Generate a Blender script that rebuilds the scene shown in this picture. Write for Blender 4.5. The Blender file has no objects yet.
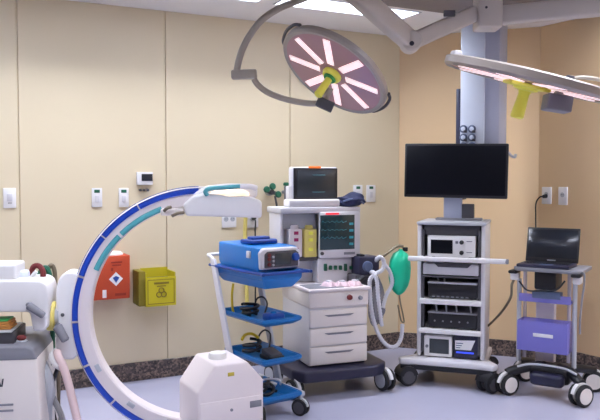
import bpy, bmesh, math, random
from mathutils import Vector as V, Matrix, Euler
random.seed(4)
sc = bpy.context.scene
COL = sc.collection
PI = math.pi
R = math.radians
# ------------------------------------------------------------------ camera
F_PX = 720.0
EYE = 1.52
PITCH = math.atan(30 / F_PX)
cam_d = bpy.data.cameras.new('camera')
cam = bpy.data.objects.new('camera', cam_d)
COL.objects.link(cam)
cam.location = (0, 0, EYE)
cam.rotation_euler = (PI / 2 - PITCH, 0, 0)
cam_d.sensor_fit = 'HORIZONTAL'
cam_d.sensor_width = 36
cam_d.lens = 36 * F_PX / 600
cam_d.clip_start = 0.05
sc.camera = cam
CO = V((0, 0, EYE))
FW = V((0, math.cos(PITCH), -math.sin(PITCH)))
UP = V((0, math.sin(PITCH), math.cos(PITCH)))
RT = V((1, 0, 0))


def ray(px, py):
    return RT * ((px - 300) / F_PX) + UP * ((210 - py) / F_PX) + FW


def hit(px, py, o, n):
    d = ray(px, py)
    t = (V(o) - CO).dot(n) / d.dot(n)
    return CO + d * t


def PY(px, py, y):
    return hit(px, py, (0, y, 0), V((0, 1, 0)))


def PZ(px, py, z):
    return hit(px, py, (0, 0, z), V((0, 0, 1)))


# ------------------------------------------------------------------ materials
def lin(c):
    return tuple(((v / 255) / 12.92 if v / 255 <= .04045 else ((v / 255 + .055) / 1.055) ** 2.4) for v in c)


def mat(name, rgb, rough=.5, metal=0.0, var=.04, scale=8, emit=None, es=0, trans=0, alpha=1, coat=0, bump=0, spec=.5):
    m = bpy.data.materials.new(name)
    m.use_nodes = True
    nt = m.node_tree
    b = nt.nodes['Principled BSDF']
    c = lin(rgb)
    b.inputs['Roughness'].default_value = rough
    b.inputs['Metallic'].default_value = metal
    b.inputs['Specular IOR Level'].default_value = spec
    b.inputs['Coat Weight'].default_value = coat
    b.inputs['Transmission Weight'].default_value = trans
    b.inputs['Alpha'].default_value = alpha
    tc = nt.nodes.new('ShaderNodeTexCoord')
    nz = nt.nodes.new('ShaderNodeTexNoise')
    nz.inputs['Scale'].default_value = scale
    nz.inputs['Detail'].default_value = 4
    nt.links.new(tc.outputs['Object'], nz.inputs['Vector'])
    mx = nt.nodes.new('ShaderNodeMix')
    mx.data_type = 'RGBA'
    mx.inputs['A'].default_value = (*[v * (1 - var) for v in c], 1)
    mx.inputs['B'].default_value = (*[min(1, v * (1 + var)) for v in c], 1)
    nt.links.new(nz.outputs['Fac'], mx.inputs['Factor'])
    nt.links.new(mx.outputs['Result'], b.inputs['Base Color'])
    if bump:
        bp = nt.nodes.new('ShaderNodeBump')
        bp.inputs['Strength'].default_value = bump
        bp.inputs['Distance'].default_value = .01
        nt.links.new(nz.outputs['Fac'], bp.inputs['Height'])
        nt.links.new(bp.outputs['Normal'], b.inputs['Normal'])
    if emit:
        b.inputs['Emission Color'].default_value = (*lin(emit), 1)
        b.inputs['Emission Strength'].default_value = es
    return m


def granite():
    m = bpy.data.materials.new('granite')
    m.use_nodes = True
    nt = m.node_tree
    b = nt.nodes['Principled BSDF']
    tc = nt.nodes.new('ShaderNodeTexCoord')
    nz = nt.nodes.new('ShaderNodeTexVoronoi')
    nz.inputs['Scale'].default_value = 75
    nt.links.new(tc.outputs['Object'], nz.inputs['Vector'])
    n2 = nt.nodes.new('ShaderNodeTexNoise')
    n2.inputs['Scale'].default_value = 22
    n2.inputs['Detail'].default_value = 6
    nt.links.new(tc.outputs['Object'], n2.inputs['Vector'])
    sep = nt.nodes.new('ShaderNodeSeparateColor')
    nt.links.new(nz.outputs['Color'], sep.inputs['Color'])
    add = nt.nodes.new('ShaderNodeMath')
    add.operation = 'MULTIPLY_ADD'
    add.inputs[1].default_value = .55
    nt.links.new(sep.outputs['Red'], add.inputs[0])
    mul = nt.nodes.new('ShaderNodeMath')
    mul.operation = 'MULTIPLY'
    mul.inputs[1].default_value = .5
    nt.links.new(n2.outputs['Fac'], mul.inputs[0])
    nt.links.new(mul.outputs[0], add.inputs[2])
    cr = nt.nodes.new('ShaderNodeValToRGB')
    e = cr.color_ramp.elements
    e[0].position, e[0].color = .22, (*lin((38, 34, 34)), 1)
    e[1].position, e[1].color = .85, (*lin((150, 128, 114)), 1)
    k = e.new(.5)
    k.color = (*lin((84, 72, 68)), 1)
    nt.links.new(add.outputs[0], cr.inputs['Fac'])
    nt.links.new(cr.outputs['Color'], b.inputs['Base Color'])
    b.inputs['Roughness'].default_value = .3
    return m


def corrugated(name, rgb):
    m = mat(name, rgb, .4)
    return m


M = dict(
    wall=mat('cream_wall_panel', (228, 213, 181), .45, var=.015, scale=1.5),
    wall_warmlit=mat('warm_lit_wall_panel', (230, 199, 156), .45, var=.015, scale=1.5),  # warmer light on the back and right walls put into the panel colour
    ceiling=mat('white_ceiling', (244, 241, 238), .8, var=.02),
    module=mat('grey_ceiling_module', (120, 112, 112), .6),
    floor=mat('lavender_grey_vinyl', (182, 182, 203), .26, var=.05, scale=3),
    granite=granite(),
    white=mat('white_plastic', (240, 238, 238), .35, var=.015),
    pearl=mat('pearl_white_plastic', (236, 226, 226), .35, var=.02),
    cream=mat('cream_white_enamel', (238, 230, 224), .4, var=.02),
    offwhite=mat('off_white_plastic', (222, 220, 224), .4, var=.02),
    lgrey=mat('light_grey_plastic', (186, 188, 194), .45, var=.03),
    mgrey=mat('mid_grey_plastic', (130, 130, 138), .5, var=.03),
    brown_grey=mat('grey_metal_rim', (164, 154, 146), .35, metal=.3, var=.03),
    lampgrey=mat('lamp_grey_enamel', (206, 202, 204), .35, var=.02),
    yoke=mat('yoke_taupe_enamel', (168, 158, 144), .4),
    armgrey=mat('arm_grey_enamel', (208, 199, 190), .4, var=.02),
    dgrey=mat('dark_grey_plastic', (72, 70, 76), .5),
    black=mat('black_plastic', (22, 22, 28), .4),
    rubber=mat('black_rubber', (26, 26, 30), .7),
    screen=mat('black_glass_screen', (6, 8, 18), .45, spec=.15),
    panel_dark=mat('dark_display_glass', (34, 38, 46), .15),
    navy=mat('navy_plastic', (34, 34, 60), .4),
    navyfab=mat('navy_nylon_fabric', (30, 38, 74), .8, bump=.4, scale=60),
    blue=mat('blue_plastic', (6, 104, 172), .35, var=.05),
    blue2=mat('bright_blue_plastic', (8, 118, 198), .3, var=.05),
    blue_d=mat('deep_blue_plastic', (16, 66, 150), .35),
    stripe=mat('royal_blue_stripe', (32, 74, 186), .35),
    teal=mat('teal_rubber_grip', (84, 168, 176), .4),
    green=mat('green_rubber_bag', (10, 196, 150), .35, var=.06, scale=25, bump=.25),
    orange=mat('orange_card', (186, 66, 28), .6, var=.08, scale=14),
    orange_d=mat('dark_orange_print', (140, 36, 16), .6),
    yellow=mat('yellow_card', (198, 182, 24), .6, var=.05),
    yellow_d=mat('dark_yellow_print', (120, 104, 20), .6),
    olive=mat('olive_card', (122, 108, 18), .7),
    yhandle=mat('yellow_sterile_handle', (255, 248, 96), .35),
    ycable=mat('yellow_cable', (220, 190, 30), .5),
    ycasing=mat('pale_yellow_plastic', (232, 214, 120), .4),
    magenta=mat('magenta_plastic', (170, 40, 100), .4),
    red=mat('red_plastic', (190, 26, 26), .4),
    maroon=mat('maroon_fabric', (110, 36, 36), .8),
    gdial=mat('green_dial', (24, 96, 70), .45),
    greenlbl=mat('green_label', (60, 160, 84), .5),
    amber=mat('amber_card', (196, 130, 60), .6),
    purple=mat('violet_translucent_plastic', (142, 138, 224), .25, alpha=.6, var=.05),
    paleclear=mat('pale_clear_plastic', (222, 218, 236), .15, alpha=.55),
    clear=mat('clear_plastic', (225, 228, 236), .12, alpha=.35),
    bag=mat('grey_clear_bag', (150, 155, 176), .25, alpha=.6, bump=.5, scale=25),
    pinkhose=mat('pale_pink_hose', (232, 206, 204), .4),
    hose=mat('white_corrugated_hose', (226, 226, 232), .4),
    steel=mat('brushed_steel', (176, 174, 170), .3, metal=.8),
    bronze=mat('bronze_grey_tube', (128, 116, 96), .4, metal=.4),
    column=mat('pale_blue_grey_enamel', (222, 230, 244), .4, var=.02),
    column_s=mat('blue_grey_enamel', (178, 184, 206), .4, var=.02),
    blueport=mat('grey_blue_socket', (86, 100, 130), .4),
    pack=mat('pink_white_packet', (232, 204, 212), .45, var=.12, scale=40),
    cable=mat('dark_cable', (26, 28, 34), .5),
    gcable=mat('grey_cable', (140, 138, 140), .5),
    lampglass=mat('pink_grey_lamp_glass', (184, 144, 150), .2, var=.02),
    led=mat('lit_led_strip', (255, 235, 235), .4, emit=(255, 222, 222), es=.75),
    glow_warm=mat('warm_glow', (255, 240, 220), .4, emit=(255, 206, 160), es=1.5),
    diffuser=mat('lit_ceiling_diffuser', (240, 245, 255), .4, emit=(236, 241, 255), es=37.0),
    scr_teal=mat('dim_teal_screen', (18, 32, 40), .15, emit=(30, 66, 76), es=.25),
    scr_grey=mat('dim_grey_screen', (44, 48, 54), .18, emit=(60, 70, 78), es=.18),
    scr_line=mat('screen_trace', (40, 120, 130), .3, emit=(60, 150, 170), es=.22),
    alarm=mat('lit_red_bar', (230, 30, 50), .4, emit=(255, 30, 50), es=.7),
    alarm_o=mat('lit_orange_bar', (240, 120, 30), .4, emit=(255, 120, 30), es=.3),
    blueled=mat('lit_blue_window', (60, 90, 240), .4, emit=(60, 80, 255), es=.8),
    white_lbl=mat('white_label', (240, 238, 240), .5),
    ink=mat('dark_ink', (52, 50, 62), .6),
    gold=mat('gold_label', (190, 170, 60), .5),
)


# ------------------------------------------------------------------ mesh builder
class MB:
    def __init__(self):
        self.bm = bmesh.new()

    def _add(self, tmp, mtx=None):
        if mtx is not None:
            bmesh.ops.transform(tmp, matrix=mtx, verts=tmp.verts)
        bmesh.ops.recalc_face_normals(tmp, faces=tmp.faces)
        me = bpy.data.meshes.new('tmp')
        tmp.to_mesh(me)
        tmp.free()
        self.bm.from_mesh(me)
        bpy.data.meshes.remove(me)
        return self

    def box(self, x0, x1, y0, y1, z0, z1, bev=0, seg=2, mtx=None):
        t = bmesh.new()
        bmesh.ops.create_cube(t, size=1)
        for v in t.verts:
            v.co = V(((x0 + x1) / 2 + v.co.x * (x1 - x0), (y0 + y1) / 2 + v.co.y * (y1 - y0), (z0 + z1) / 2 + v.co.z * (z1 - z0)))
        if bev:
            bev = min(bev, .49 * min(abs(x1 - x0), abs(y1 - y0), abs(z1 - z0)))
            bmesh.ops.bevel(t, geom=t.edges[:], offset=bev, segments=seg, affect='EDGES', profile=.5)
        return self._add(t, mtx)

    def prism(self, pts, axis, a0, a1, bev=0, seg=2, mtx=None):
        """pts in the two other axes (x: (y,z); y: (x,z); z: (x,y))"""
        t = bmesh.new()
        def mk(p, a):
            return {'x': (a, p[0], p[1]), 'y': (p[0], a, p[1]), 'z': (p[0], p[1], a)}[axis]
        A = [t.verts.new(mk(p, a0)) for p in pts]
        B = [t.verts.new(mk(p, a1)) for p in pts]
        t.faces.new(A)
        t.faces.new(B[::-1])
        n = len(pts)
        for i in range(n):
            t.faces.new((A[i], B[i], B[(i + 1) % n], A[(i + 1) % n]))
        bmesh.ops.recalc_face_normals(t, faces=t.faces)
        if bev:
            bmesh.ops.bevel(t, geom=t.edges[:], offset=bev, segments=seg, affect='EDGES', profile=.5, clamp_overlap=True)
        return self._add(t, mtx)

    def cyl(self, p0, p1, r0, r1=None, n=24, bev=0):
        r1 = r0 if r1 is None else r1
        p0, p1 = V(p0), V(p1)
        d = p1 - p0
        L = d.length
        prof = [(r0, 0), (r1, L)]
        if bev:
            prof = [(r0 - bev, 0), (r0, bev), (r1, L - bev), (r1 - bev, L)]
        return self.lathe(prof, p0, d, n)

    def lathe(self, prof, c=(0, 0, 0), axis=(0, 0, 1), n=28, cap=True):
        t = bmesh.new()
        rings = []
        for r, z in prof:
            rings.append([t.verts.new((max(r, 1e-5) * math.cos(2 * PI * i / n), max(r, 1e-5) * math.sin(2 * PI * i / n), z)) for i in range(n)])
        for a, b in zip(rings, rings[1:]):
            for i in range(n):
                t.faces.new((a[i], a[(i + 1) % n], b[(i + 1) % n], b[i]))
        if cap:
            t.faces.new(rings[0][::-1])
            t.faces.new(rings[-1])
        q = V(axis).normalized().to_track_quat('Z', 'Y').to_matrix().to_4x4()
        return self._add(t, Matrix.Translation(V(c)) @ q)

    def sph(self, c, r, n=20, mtx=None):
        r = (r, r, r) if isinstance(r, (int, float)) else r
        t = bmesh.new()
        bmesh.ops.create_uvsphere(t, u_segments=n, v_segments=max(8, n // 2), radius=1)
        m = Matrix.Translation(V(c)) @ Matrix.Diagonal((*r, 1))
        return self._add(t, (mtx @ m) if mtx is not None else m)

    def tube(self, pts, r, n=10, sub=8, rib=0, close=False, flat=None):
        """smooth tube through pts; rib > 0 makes it corrugated"""
        P = [V(p) for p in pts]
        if sub > 1 and len(P) > 2:
            Q = []
            L = len(P)
            rng = range(L) if close else range(L - 1)
            for i in rng:
                p0 = P[(i - 1) % L] if (close or i > 0) else P[0] * 2 - P[1]
                p1, p2 = P[i], P[(i + 1) % L]
                p3 = P[(i + 2) % L] if (close or i + 2 < L) else P[-1] * 2 - P[-2]
                for k in range(sub):
                    s = k / sub
                    Q.append(.5 * ((2 * p1) + (p2 - p0) * s + (2 * p0 - 5 * p1 + 4 * p2 - p3) * s * s + (3 * p1 - p0 - 3 * p2 + p3) * s ** 3))
            if not close:
                Q.append(P[-1])
            P = Q
        t = bmesh.new()
        L = len(P)
        rings = []
        tan0 = None
        nrm = None
        for i, p in enumerate(P):
            a = P[(i - 1) % L] if (close or i > 0) else P[i]
            b = P[(i + 1) % L] if (close or i < L - 1) else P[i]
            tg = (b - a).normalized()
            if nrm is None:
                nrm = tg.orthogonal().normalized()
            else:
                nrm = (nrm - tg * nrm.dot(tg))
                nrm = nrm.normalized() if nrm.length > 1e-6 else tg.orthogonal().normalized()
            bn = tg.cross(nrm)
            rr = r * (1 + (rib if i % 2 else -rib))
            rings.append([t.verts.new(p + (nrm * math.cos(2 * PI * k / n) + bn * math.sin(2 * PI * k / n)) * rr) for k in range(n)])
        pairs = list(zip(rings, rings[1:]))
        if close:
            pairs.append((rings[-1], rings[0]))
        for a, b in pairs:
            for k in range(n):
                t.faces.new((a[k], a[(k + 1) % n], b[(k + 1) % n], b[k]))
        if not close:
            t.faces.new(rings[0][::-1])
            t.faces.new(rings[-1])
        return self._add(t)

    def arc(self, c, r0, r1, a0, a1, y0, y1, n=64):
        """annular sector in the XZ plane round c, thick from y0 to y1"""
        t = bmesh.new()
        sec = []
        for i in range(n + 1):
            a = R(a0 + (a1 - a0) * i / n)
            ca, sa = math.cos(a), math.sin(a)
            ch = .008 if (r1 - r0) > .03 else .0015
            ring = [(r0, y0 + ch), (r0 + ch, y0), (r1 - ch, y0), (r1, y0 + ch), (r1, y1 - ch), (r1 - ch, y1), (r0 + ch, y1), (r0, y1 - ch)]
            sec.append([t.verts.new((c[0] + r * ca, c[1] + y, c[2] + r * sa)) for r, y in ring])
        for a, b in zip(sec, sec[1:]):
            for k in range(8):
                t.faces.new((a[k], a[(k + 1) % 8], b[(k + 1) % 8], b[k]))
        t.faces.new(sec[0][::-1])
        t.faces.new(sec[-1])
        return self._add(t)

    def build(self, name, m, parent=None, loc=None, ang=35):
        me = bpy.data.meshes.new(name)
        self.bm.to_mesh(me)
        self.bm.free()
        me.polygons.foreach_set('use_smooth', [True] * len(me.polygons))
        me.set_sharp_from_angle(angle=R(ang))
        me.materials.append(M[m] if isinstance(m, str) else m)
        o = bpy.data.objects.new(name, me)
        COL.objects.link(o)
        if parent is not None:
            o.parent = parent
        if loc is not None:
            o.location = loc
        return o


def box(name, m, parent, *a, **k):
    return MB().box(*a, **k).build(name, m, parent)


def tag(o, label, cat, group=None, kind=None):
    if label:
        o['label'] = label
    if cat:
        o['category'] = cat
    if group:
        o['group'] = group
    if kind:
        o['kind'] = kind
    return o


class T:
    """a thing: an Empty at its base, with pixel-ray helpers in its own frame"""
    def __init__(self, name, label, cat, loc, rz=0, group=None):
        o = bpy.data.objects.new(name, None)
        o.empty_display_size = .1
        COL.objects.link(o)
        o.location = loc
        o.rotation_euler = (0, 0, rz)
        tag(o, label, cat, group)
        self.o = o
        self.m = Matrix.Translation(V(loc)) @ Matrix.Rotation(rz, 4, 'Z')
        self.i = self.m.inverted()
        self.rz = rz

    def at(self, px, py, y=0.0):
        n = V((-math.sin(self.rz), math.cos(self.rz), 0))
        return self.i @ hit(px, py, self.m @ V((0, y, 0)), n)

    def X(self, px, y=0.0, py=260):
        return self.at(px, py, y).x

    def Z(self, py, y=0.0, px=None):
        p = px if px is not None else 300
        return self.at(p, py, y).z

    def rect(self, x0, y0, x1, y1, y=0.0):
        a, b = self.at(x0, (y0 + y1) / 2, y), self.at(x1, (y0 + y1) / 2, y)
        xm = (x0 + x1) / 2
        return a.x, b.x, self.at(xm, y1, y).z, self.at(xm, y0, y).z

    def w(self, p):
        return self.m @ V(p)


# ------------------------------------------------------------------ room shell
H = 2.8
A2 = PY(398, 347, 6.55)
A2 = V((PZ(398, 347, 0).x, PZ(398, 347, 0).y))
tl = math.atan2(720, 1403)
UL = V((math.cos(tl), math.sin(tl)))          # along the left wall, to the right
VL = V((UL.y, -UL.x))                         # into the room
B2 = PZ(536, 358.5, 0).xy
C2 = PZ(600, 375, 0).xy
UR = (C2 - B2).normalized()
UB = (B2 - A2).normalized()
L2 = A2 - UL * 7.2
R2 = B2 + UR * 6.0
R3 = V((2.8, -2.6))
L3 = L2 + VL * 6.6
TLs, TB, TR = tl, math.atan2(UB.y, UB.x), math.atan2(UR.y, UR.x)
WALLS = [('left', L2, A2), ('back', A2, B2), ('right', B2, R2), ('near', R2, R3), ('front', R3, L3), ('side', L3, L2)]
SEAMS = {'left': [], 'back': [], 'right': []}


def wall_hit(wall, px, py):
    o, u = {'left': (A2, UL), 'back': (A2, UB), 'right': (B2, UR)}[wall]
    n = V((u.y, -u.x, 0))
    return hit(px, py, (o.x, o.y, 0), n)


BH = .14
for nm, p, q in WALLS:
    d = (q - p)
    Lw = d.length
    u = d.normalized()
    ang = math.atan2(u.y, u.x)
    cuts = [0, Lw]
    if nm == 'left':
        for px in (19, 166, 290):
            cuts.append((wall_hit('left', px, 160).xy - p).length)
        s = sorted(cuts)
        first = s[1]
        while first > 1.3:
            first -= 1.22
            cuts.append(first)
    elif nm != 'back':
        k = 1.22 if nm != 'right' else 1.3
        while k < Lw - .1:
            cuts.append(k)
            k += 1.22
    cuts.sort()
    mb = MB()
    for i, (a, b) in enumerate(zip(cuts, cuts[1:])):
        g0 = .0035 if i else 0
        g1 = .0035 if i < len(cuts) - 2 else 0
        mb.box(a + g0, b - g1, 0, .02, 0, H, bev=.002, seg=1)
    mb.box(-.05, Lw + .05, .014, .12, 0, H + .15)
    o = mb.build('wall_' + nm, 'wall_warmlit' if nm in ('back', 'right') else 'wall')
    o.location = (p.x, p.y, 0)
    o.rotation_euler = (0, 0, ang)
    o['kind'] = 'structure'
    t = MB().box(.0, Lw - .0, -.014, .0, 0, BH, bev=.003, seg=1).build('baseboard_' + nm, 'granite')
    t.location = (p.x, p.y, 0)
    t.rotation_euler = (0, 0, ang)
    t['kind'] = 'structure'

poly = [p for _, p, _ in WALLS]


def slab(name, m, z0, z1, holes=()):
    bm = bmesh.new()
    loops = [poly] + list(holes)
    edges = []
    for lp in loops:
        vs = [bm.verts.new((p.x, p.y, z0)) for p in lp]
        for i in range(len(vs)):
            edges.append(bm.edges.new((vs[i], vs[(i + 1) % len(vs)])))
    bmesh.ops.triangle_fill(bm, edges=edges, use_beauty=True, use_dissolve=False)
    fs = bm.faces[:]
    ret = bmesh.ops.extrude_face_region(bm, geom=fs)
    for v in [g for g in ret['geom'] if isinstance(g, bmesh.types.BMVert)]:
        v.co.z = z1
    bmesh.ops.recalc_face_normals(bm, faces=bm.faces)
    mb = MB()
    mb.bm.free()
    mb.bm = bm
    o = mb.build(name, m, ang=20)
    o['kind'] = 'structure'
    return o


slab('floor', 'floor', 0, -.1)


def ceil_uv(u, v):
    p = A2 + UL * u + VL * v
    return V((p.x, p.y))


LIGHTS = []
for u0, v0, du, dv in [(-1.52, .57, 1.12, .29), (-2.76, .57, 1.12, .29), (-4.0, .57, 1.12, .29),
                       (-1.5, 3.3, 1.12, .29), (-2.74, 3.3, 1.12, .29), (.62, 1.2, .29, 1.12), (.62, 2.5, .29, 1.12),
                       (-3.6, 1.7, .29, 1.12), (-3.6, 3.2, .29, 1.12), (.62, 3.8, .29, 1.12), (-1.1, 5.1, 1.12, .29), (-2.5, 5.1, 1.12, .29)]:  # last panel of each side column is added, unseen, to brighten the c-arm front
    LIGHTS.append((u0, v0, du, dv))
holes = []
for u0, v0, du, dv in LIGHTS:
    holes.append([ceil_uv(u0, v0), ceil_uv(u0 + du, v0), ceil_uv(u0 + du, v0 + dv), ceil_uv(u0, v0 + dv)])
slab('ceiling', 'ceiling', H, H + .15, holes)
REC = .2
DESC = {0: 'recessed ceiling strip light behind the tilted lamp, right one of its row',
        1: 'recessed ceiling strip light left of the curved lamp arm'}
for i, (u0, v0, du, dv) in enumerate(LIGHTS):
    c = ceil_uv(u0 + du / 2, v0 + dv / 2)
    th = T('ceiling_light', DESC.get(i, 'recessed strip light in the ceiling outside the picture, from a set extended for brightness'), 'ceiling light', (c.x, c.y, H), tl,
           'recessed ceiling strip lights')
    # local x along the wall, local y away from the room
    hx, hy = du / 2, dv / 2
    w = .012
    f = MB()
    for a in ((-hx, hx, -hy, -hy + w), (-hx, hx, hy - w, hy), (-hx, -hx + w, -hy + w, hy - w), (hx - w, hx, -hy + w, hy - w)):
        f.box(*a, -.004, REC)
    f.build('frame', 'lgrey', th.o)
    box('diffuser', 'diffuser', th.o, -hx + w, hx - w, -hy + w, hy - w, REC - .012, REC)

# the grey air-flow module in the middle of the ceiling
md = T('trim_1', None, None, (*ceil_uv(-1.45, 2.05), H), tl)
md.o['kind'] = 'structure'
mm = MB().box(-1.6, 1.75, -1.05, 1.05, -.03, -.001, bev=.01)
mm.build('air_flow_module', 'module', md.o)['kind'] = 'structure'


# ------------------------------------------------------------------ wall fittings
def wall_thing(name, label, cat, wall, px, py, group=None):
    ang = {'left': TLs, 'back': TB, 'right': TR}[wall]
    return T(name, label, cat, wall_hit(wall, px, py), ang, group)


def switch(name, label, wall, x0, y0, x1, y1, kind, group):
    th = wall_thing(name, label, 'socket' if 'socket' in name else 'switch', wall, (x0 + x1) / 2, (y0 + y1) / 2, group)
    a = th.rect(x0, y0, x1, y1)
    MB().box(a[0], a[1], -.012, 0, a[2], a[3], bev=.005).build('plate', 'white', th.o)
    cx = (a[0] + a[1]) / 2
    if kind == 'switch':
        MB().box(cx - .014, cx + .014, -.018, -.011, -.035, .015, bev=.003).build('rocker', 'offwhite', th.o)
        MB().box(cx - .02, cx + .02, -.0145, -.0115, a[3] - .035, a[3] - .012, bev=.002).build('indicator', 'gdial', th.o)
    elif kind == 'plain':
        MB().box(cx - .018, cx + .018, -.018, -.011, -.02, .03, bev=.003).build('rocker', 'offwhite', th.o)
        m = MB()
        for k in (-1, 0, 1):
            m.cyl((cx + k * .008, -.013, -.035), (cx + k * .008, -.0115, -.035), .003, n=10)
        m.build('pilot_dot', 'ink', th.o)
    else:
        m = MB()
        for dx in ((-.028, .028) if kind == 'double' else (0,)):
            m.cyl((cx + dx, -.0145, .01), (cx + dx, -.011, .01), .02, n=20)
        m.build('socket_face', 'lgrey', th.o)
        m = MB()
        for dx in ((-.028, .028) if kind == 'double' else (0,)):
            for s in (-1, 1):
                m.cyl((cx + dx + s * .008, -.0155, .012), (cx + dx + s * .008, -.0142, .012), .003, n=8)
        m.build('pin_hole', 'ink', th.o)
    return th


switch('light_switch', 'white light switch plate at the left edge of the panelled wall', 'left', 3, 188, 16, 208, 'plain', None)
switch('wall_switch', 'white wall switch with dark window, left one of the pair above the orange box', 'left', 91.5, 188, 102, 207, 'switch', 'twin switches with dark windows')
switch('wall_switch', 'white wall switch with dark window, right one of the pair, under the thermostat', 'left', 118.5, 188, 128.5, 207, 'switch', 'twin switches with dark windows')
switch('wall_switch', 'white wall switch nearer the patient monitor, left of the pair beside the corner', 'left', 353, 185, 362, 201, 'switch', 'switches by the corner')
switch('wall_switch', 'white wall switch nearest the room corner, right of the pair', 'left', 366, 185, 375, 202, 'switch', 'switches by the corner')
switch('wall_socket', 'white double wall socket under the detector of the c-arm', 'left', 221.5, 213, 236, 227.5, 'double', None)
switch('wall_socket', 'white wall socket with a dark plug below the gas valve', 'left', 246, 213, 258, 227.5, 'single', None)
switch('wall_socket', 'white wall socket above the laptop with a black plug in it', 'right', 542.5, 187, 552, 204, 'single', 'sockets right of the corner')
switch('wall_socket', 'empty white wall socket right of the plugged one above the laptop', 'right', 559, 187, 568, 205, 'single', 'sockets right of the corner')

# plugs and cords
th = wall_thing('power_plug', 'dark plug and cord hanging from the socket below the gas valve', 'plug', 'left', 252.5, 218)
MB().cyl((0, -.016, 0), (0, -.05, 0), .018, .014, n=16, bev=.004).build('plug', 'cable', th.o)
MB().tube([(0, -.045, -.005), (0, -.06, -.03), (.004, -.045, -.1), (.012, -.03, -.25), (.01, -.03, -.7)], .006, n=8).build('cord', 'cable', th.o)
th = wall_thing('power_plug', 'black plug and cord hanging from the socket above the laptop', 'plug', 'right', 547.5, 196)
MB().cyl((0, -.016, 0), (0, -.055, -.004), .018, .014, n=16, bev=.004).build('plug', 'cable', th.o)
MB().tube([(0, -.05, -.004), (-.03, -.06, -.01), (-.075, -.05, -.06), (-.085, -.04, -.16), (-.08, -.04, -.3), (-.05, -.04, -.6), (0, -.04, -1.0)], .006, n=8).build('cord', 'cable', th.o)

# thermostat with stub
th = wall_thing('thermostat', 'white wall thermostat with a dark display above the switch pair', 'thermostat', 'left', 144, 178)
a = th.rect(136, 172, 152, 185)
MB().box(a[0], a[1], -.03, 0, a[2], a[3], bev=.006).build('casing', 'white', th.o)
b = th.rect(140.5, 174, 151.5, 181)
MB().box(b[0], b[1], -.034, -.029, b[2], b[3], bev=.002).build('display', 'panel_dark', th.o)
b = th.rect(138, 186.5, 149, 190)
m = MB()
for k in range(3):
    x = b[0] + (b[1] - b[0]) * (k + .5) / 3
    m.cyl((x, 0, b[2]), (x, -.03, b[2]), .009, n=12, bev=.002)
tag(m.build('cable_gland', 'dgrey', th.o), 'grey gland studs under the thermostat', None)

# gas outlet with green valve knobs
th = wall_thing('gas_valve', 'dark green medical gas valve with knobs on the wall beside the monitor shelf', 'valve', 'left', 268, 192)
MB().cyl((0, 0, 0), (0, -.05, 0), .03, n=20, bev=.004).build('flange', 'steel', th.o)
m = MB().cyl((-.05, -.06, .012), (.05, -.06, -.012), .016, n=14, bev=.003)
m.cyl((0, -.03, 0), (0, -.09, 0), .022, n=16, bev=.004)
m.build('valve_body', 'dgrey', th.o)
for x, z in ((-.052, .02), (.05, -.02), (.0, .045)):
    MB().lathe([(.012, 0), (.026, .006), (.028, .02), (.02, .03)], (x, -.075, z), (0, -1, .1), n=16).build('knob', 'gdial', th.o)
MB().tube([(.03, -.07, -.03), (.04, -.08, -.1), (.06, -.08, -.2), (.11, -.09, -.33), (.14, -.09, -.6)], .009, n=8).build('hose', 'dgrey', th.o)
th = wall_thing('gas_flowmeter', 'small grey gas flowmeter with dark knob on the wall left of the patient monitor', 'flowmeter', 'left', 283, 192)
m = MB().cyl((0, 0, .0), (0, -.06, .0), .014, n=14)
m.cyl((0, -.06, -.07), (0, -.06, .05), .018, n=16, bev=.004)
m.build('flow_tube', 'mgrey', th.o)
MB().lathe([(.01, 0), (.024, .006), (.024, .022), (.016, .03)], (0, -.06, .05), (0, 0, 1), n=16).build('knob', 'gdial', th.o)

th = wall_thing('gas_hose', 'pale yellow gas hose hanging on the wall just left of the dark plug', 'hose', 'left', 243.5, 205)
MB().cyl((0, 0, 0), (0, -.03, 0), .022, n=16, bev=.004).build('fitting', 'steel', th.o)
MB().tube([(0, -.028, 0), (0, -.05, -.02), (0, -.045, -.08), (.0, -.03, -.25), (.01, -.03, -.6), (.02, -.03, -.95)], .016, n=10).build('tubing', 'ycasing', th.o)

# orange waste box
th = wall_thing('sharps_box', 'orange cardboard sharps waste box on the wall with a white diamond label', 'waste box', 'left', 112, 280)
D = -.2
a = th.at(92, 301, D)
b = th.at(130, 298, D)
c0 = th.at(103, 257, D)
c1 = th.at(130, 255, D)
m = MB().prism([(a.x, a.z), (b.x, b.z), (c1.x, c1.z), (c0.x, c0.z)], 'y', D, -.004, bev=.006)
m.build('carton', 'orange', th.o)
q = th.at(116, 279, D)
s = .05
MB().prism([(q.x - s, q.z), (q.x, q.z - s), (q.x + s, q.z), (q.x, q.z + s)], 'y', D - .002, D + .004).build('diamond_label', 'white_lbl', th.o)
MB().prism([(q.x - .024, q.z + .01), (q.x, q.z - .028), (q.x + .024, q.z + .01), (q.x, q.z + .022)], 'y', D - .003, D - .001).build('label_symbol', 'blue_d', th.o)
m = MB()
for px0, py0, px1, py1 in ((111, 261.5, 122, 263), (112, 264.5, 121, 265.8), (115, 293, 126, 295.5), (111, 268, 113, 271)):
    r = th.rect(px0, py0, px1, py1, D)
    m.box(r[0], r[1], D - .0015, D + .004, r[2], r[3])
m.build('print_lines', 'orange_d', th.o)
r = th.rect(102.5, 290, 106.5, 298, D)
m = MB().box(r[0], r[1], D - .0015, D + .004, r[2], r[3])
m.build('small_label', 'pearl', th.o)
r = th.rect(104, 247, 121, 256, -.1)
MB().lathe([(.075, 0), (.075, .03), (.06, .045), (.0, .05)], ((r[0] + r[1]) / 2, -.1, r[2] - .012), (0, 0, 1), n=28).build('cap', 'white', th.o)
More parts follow.
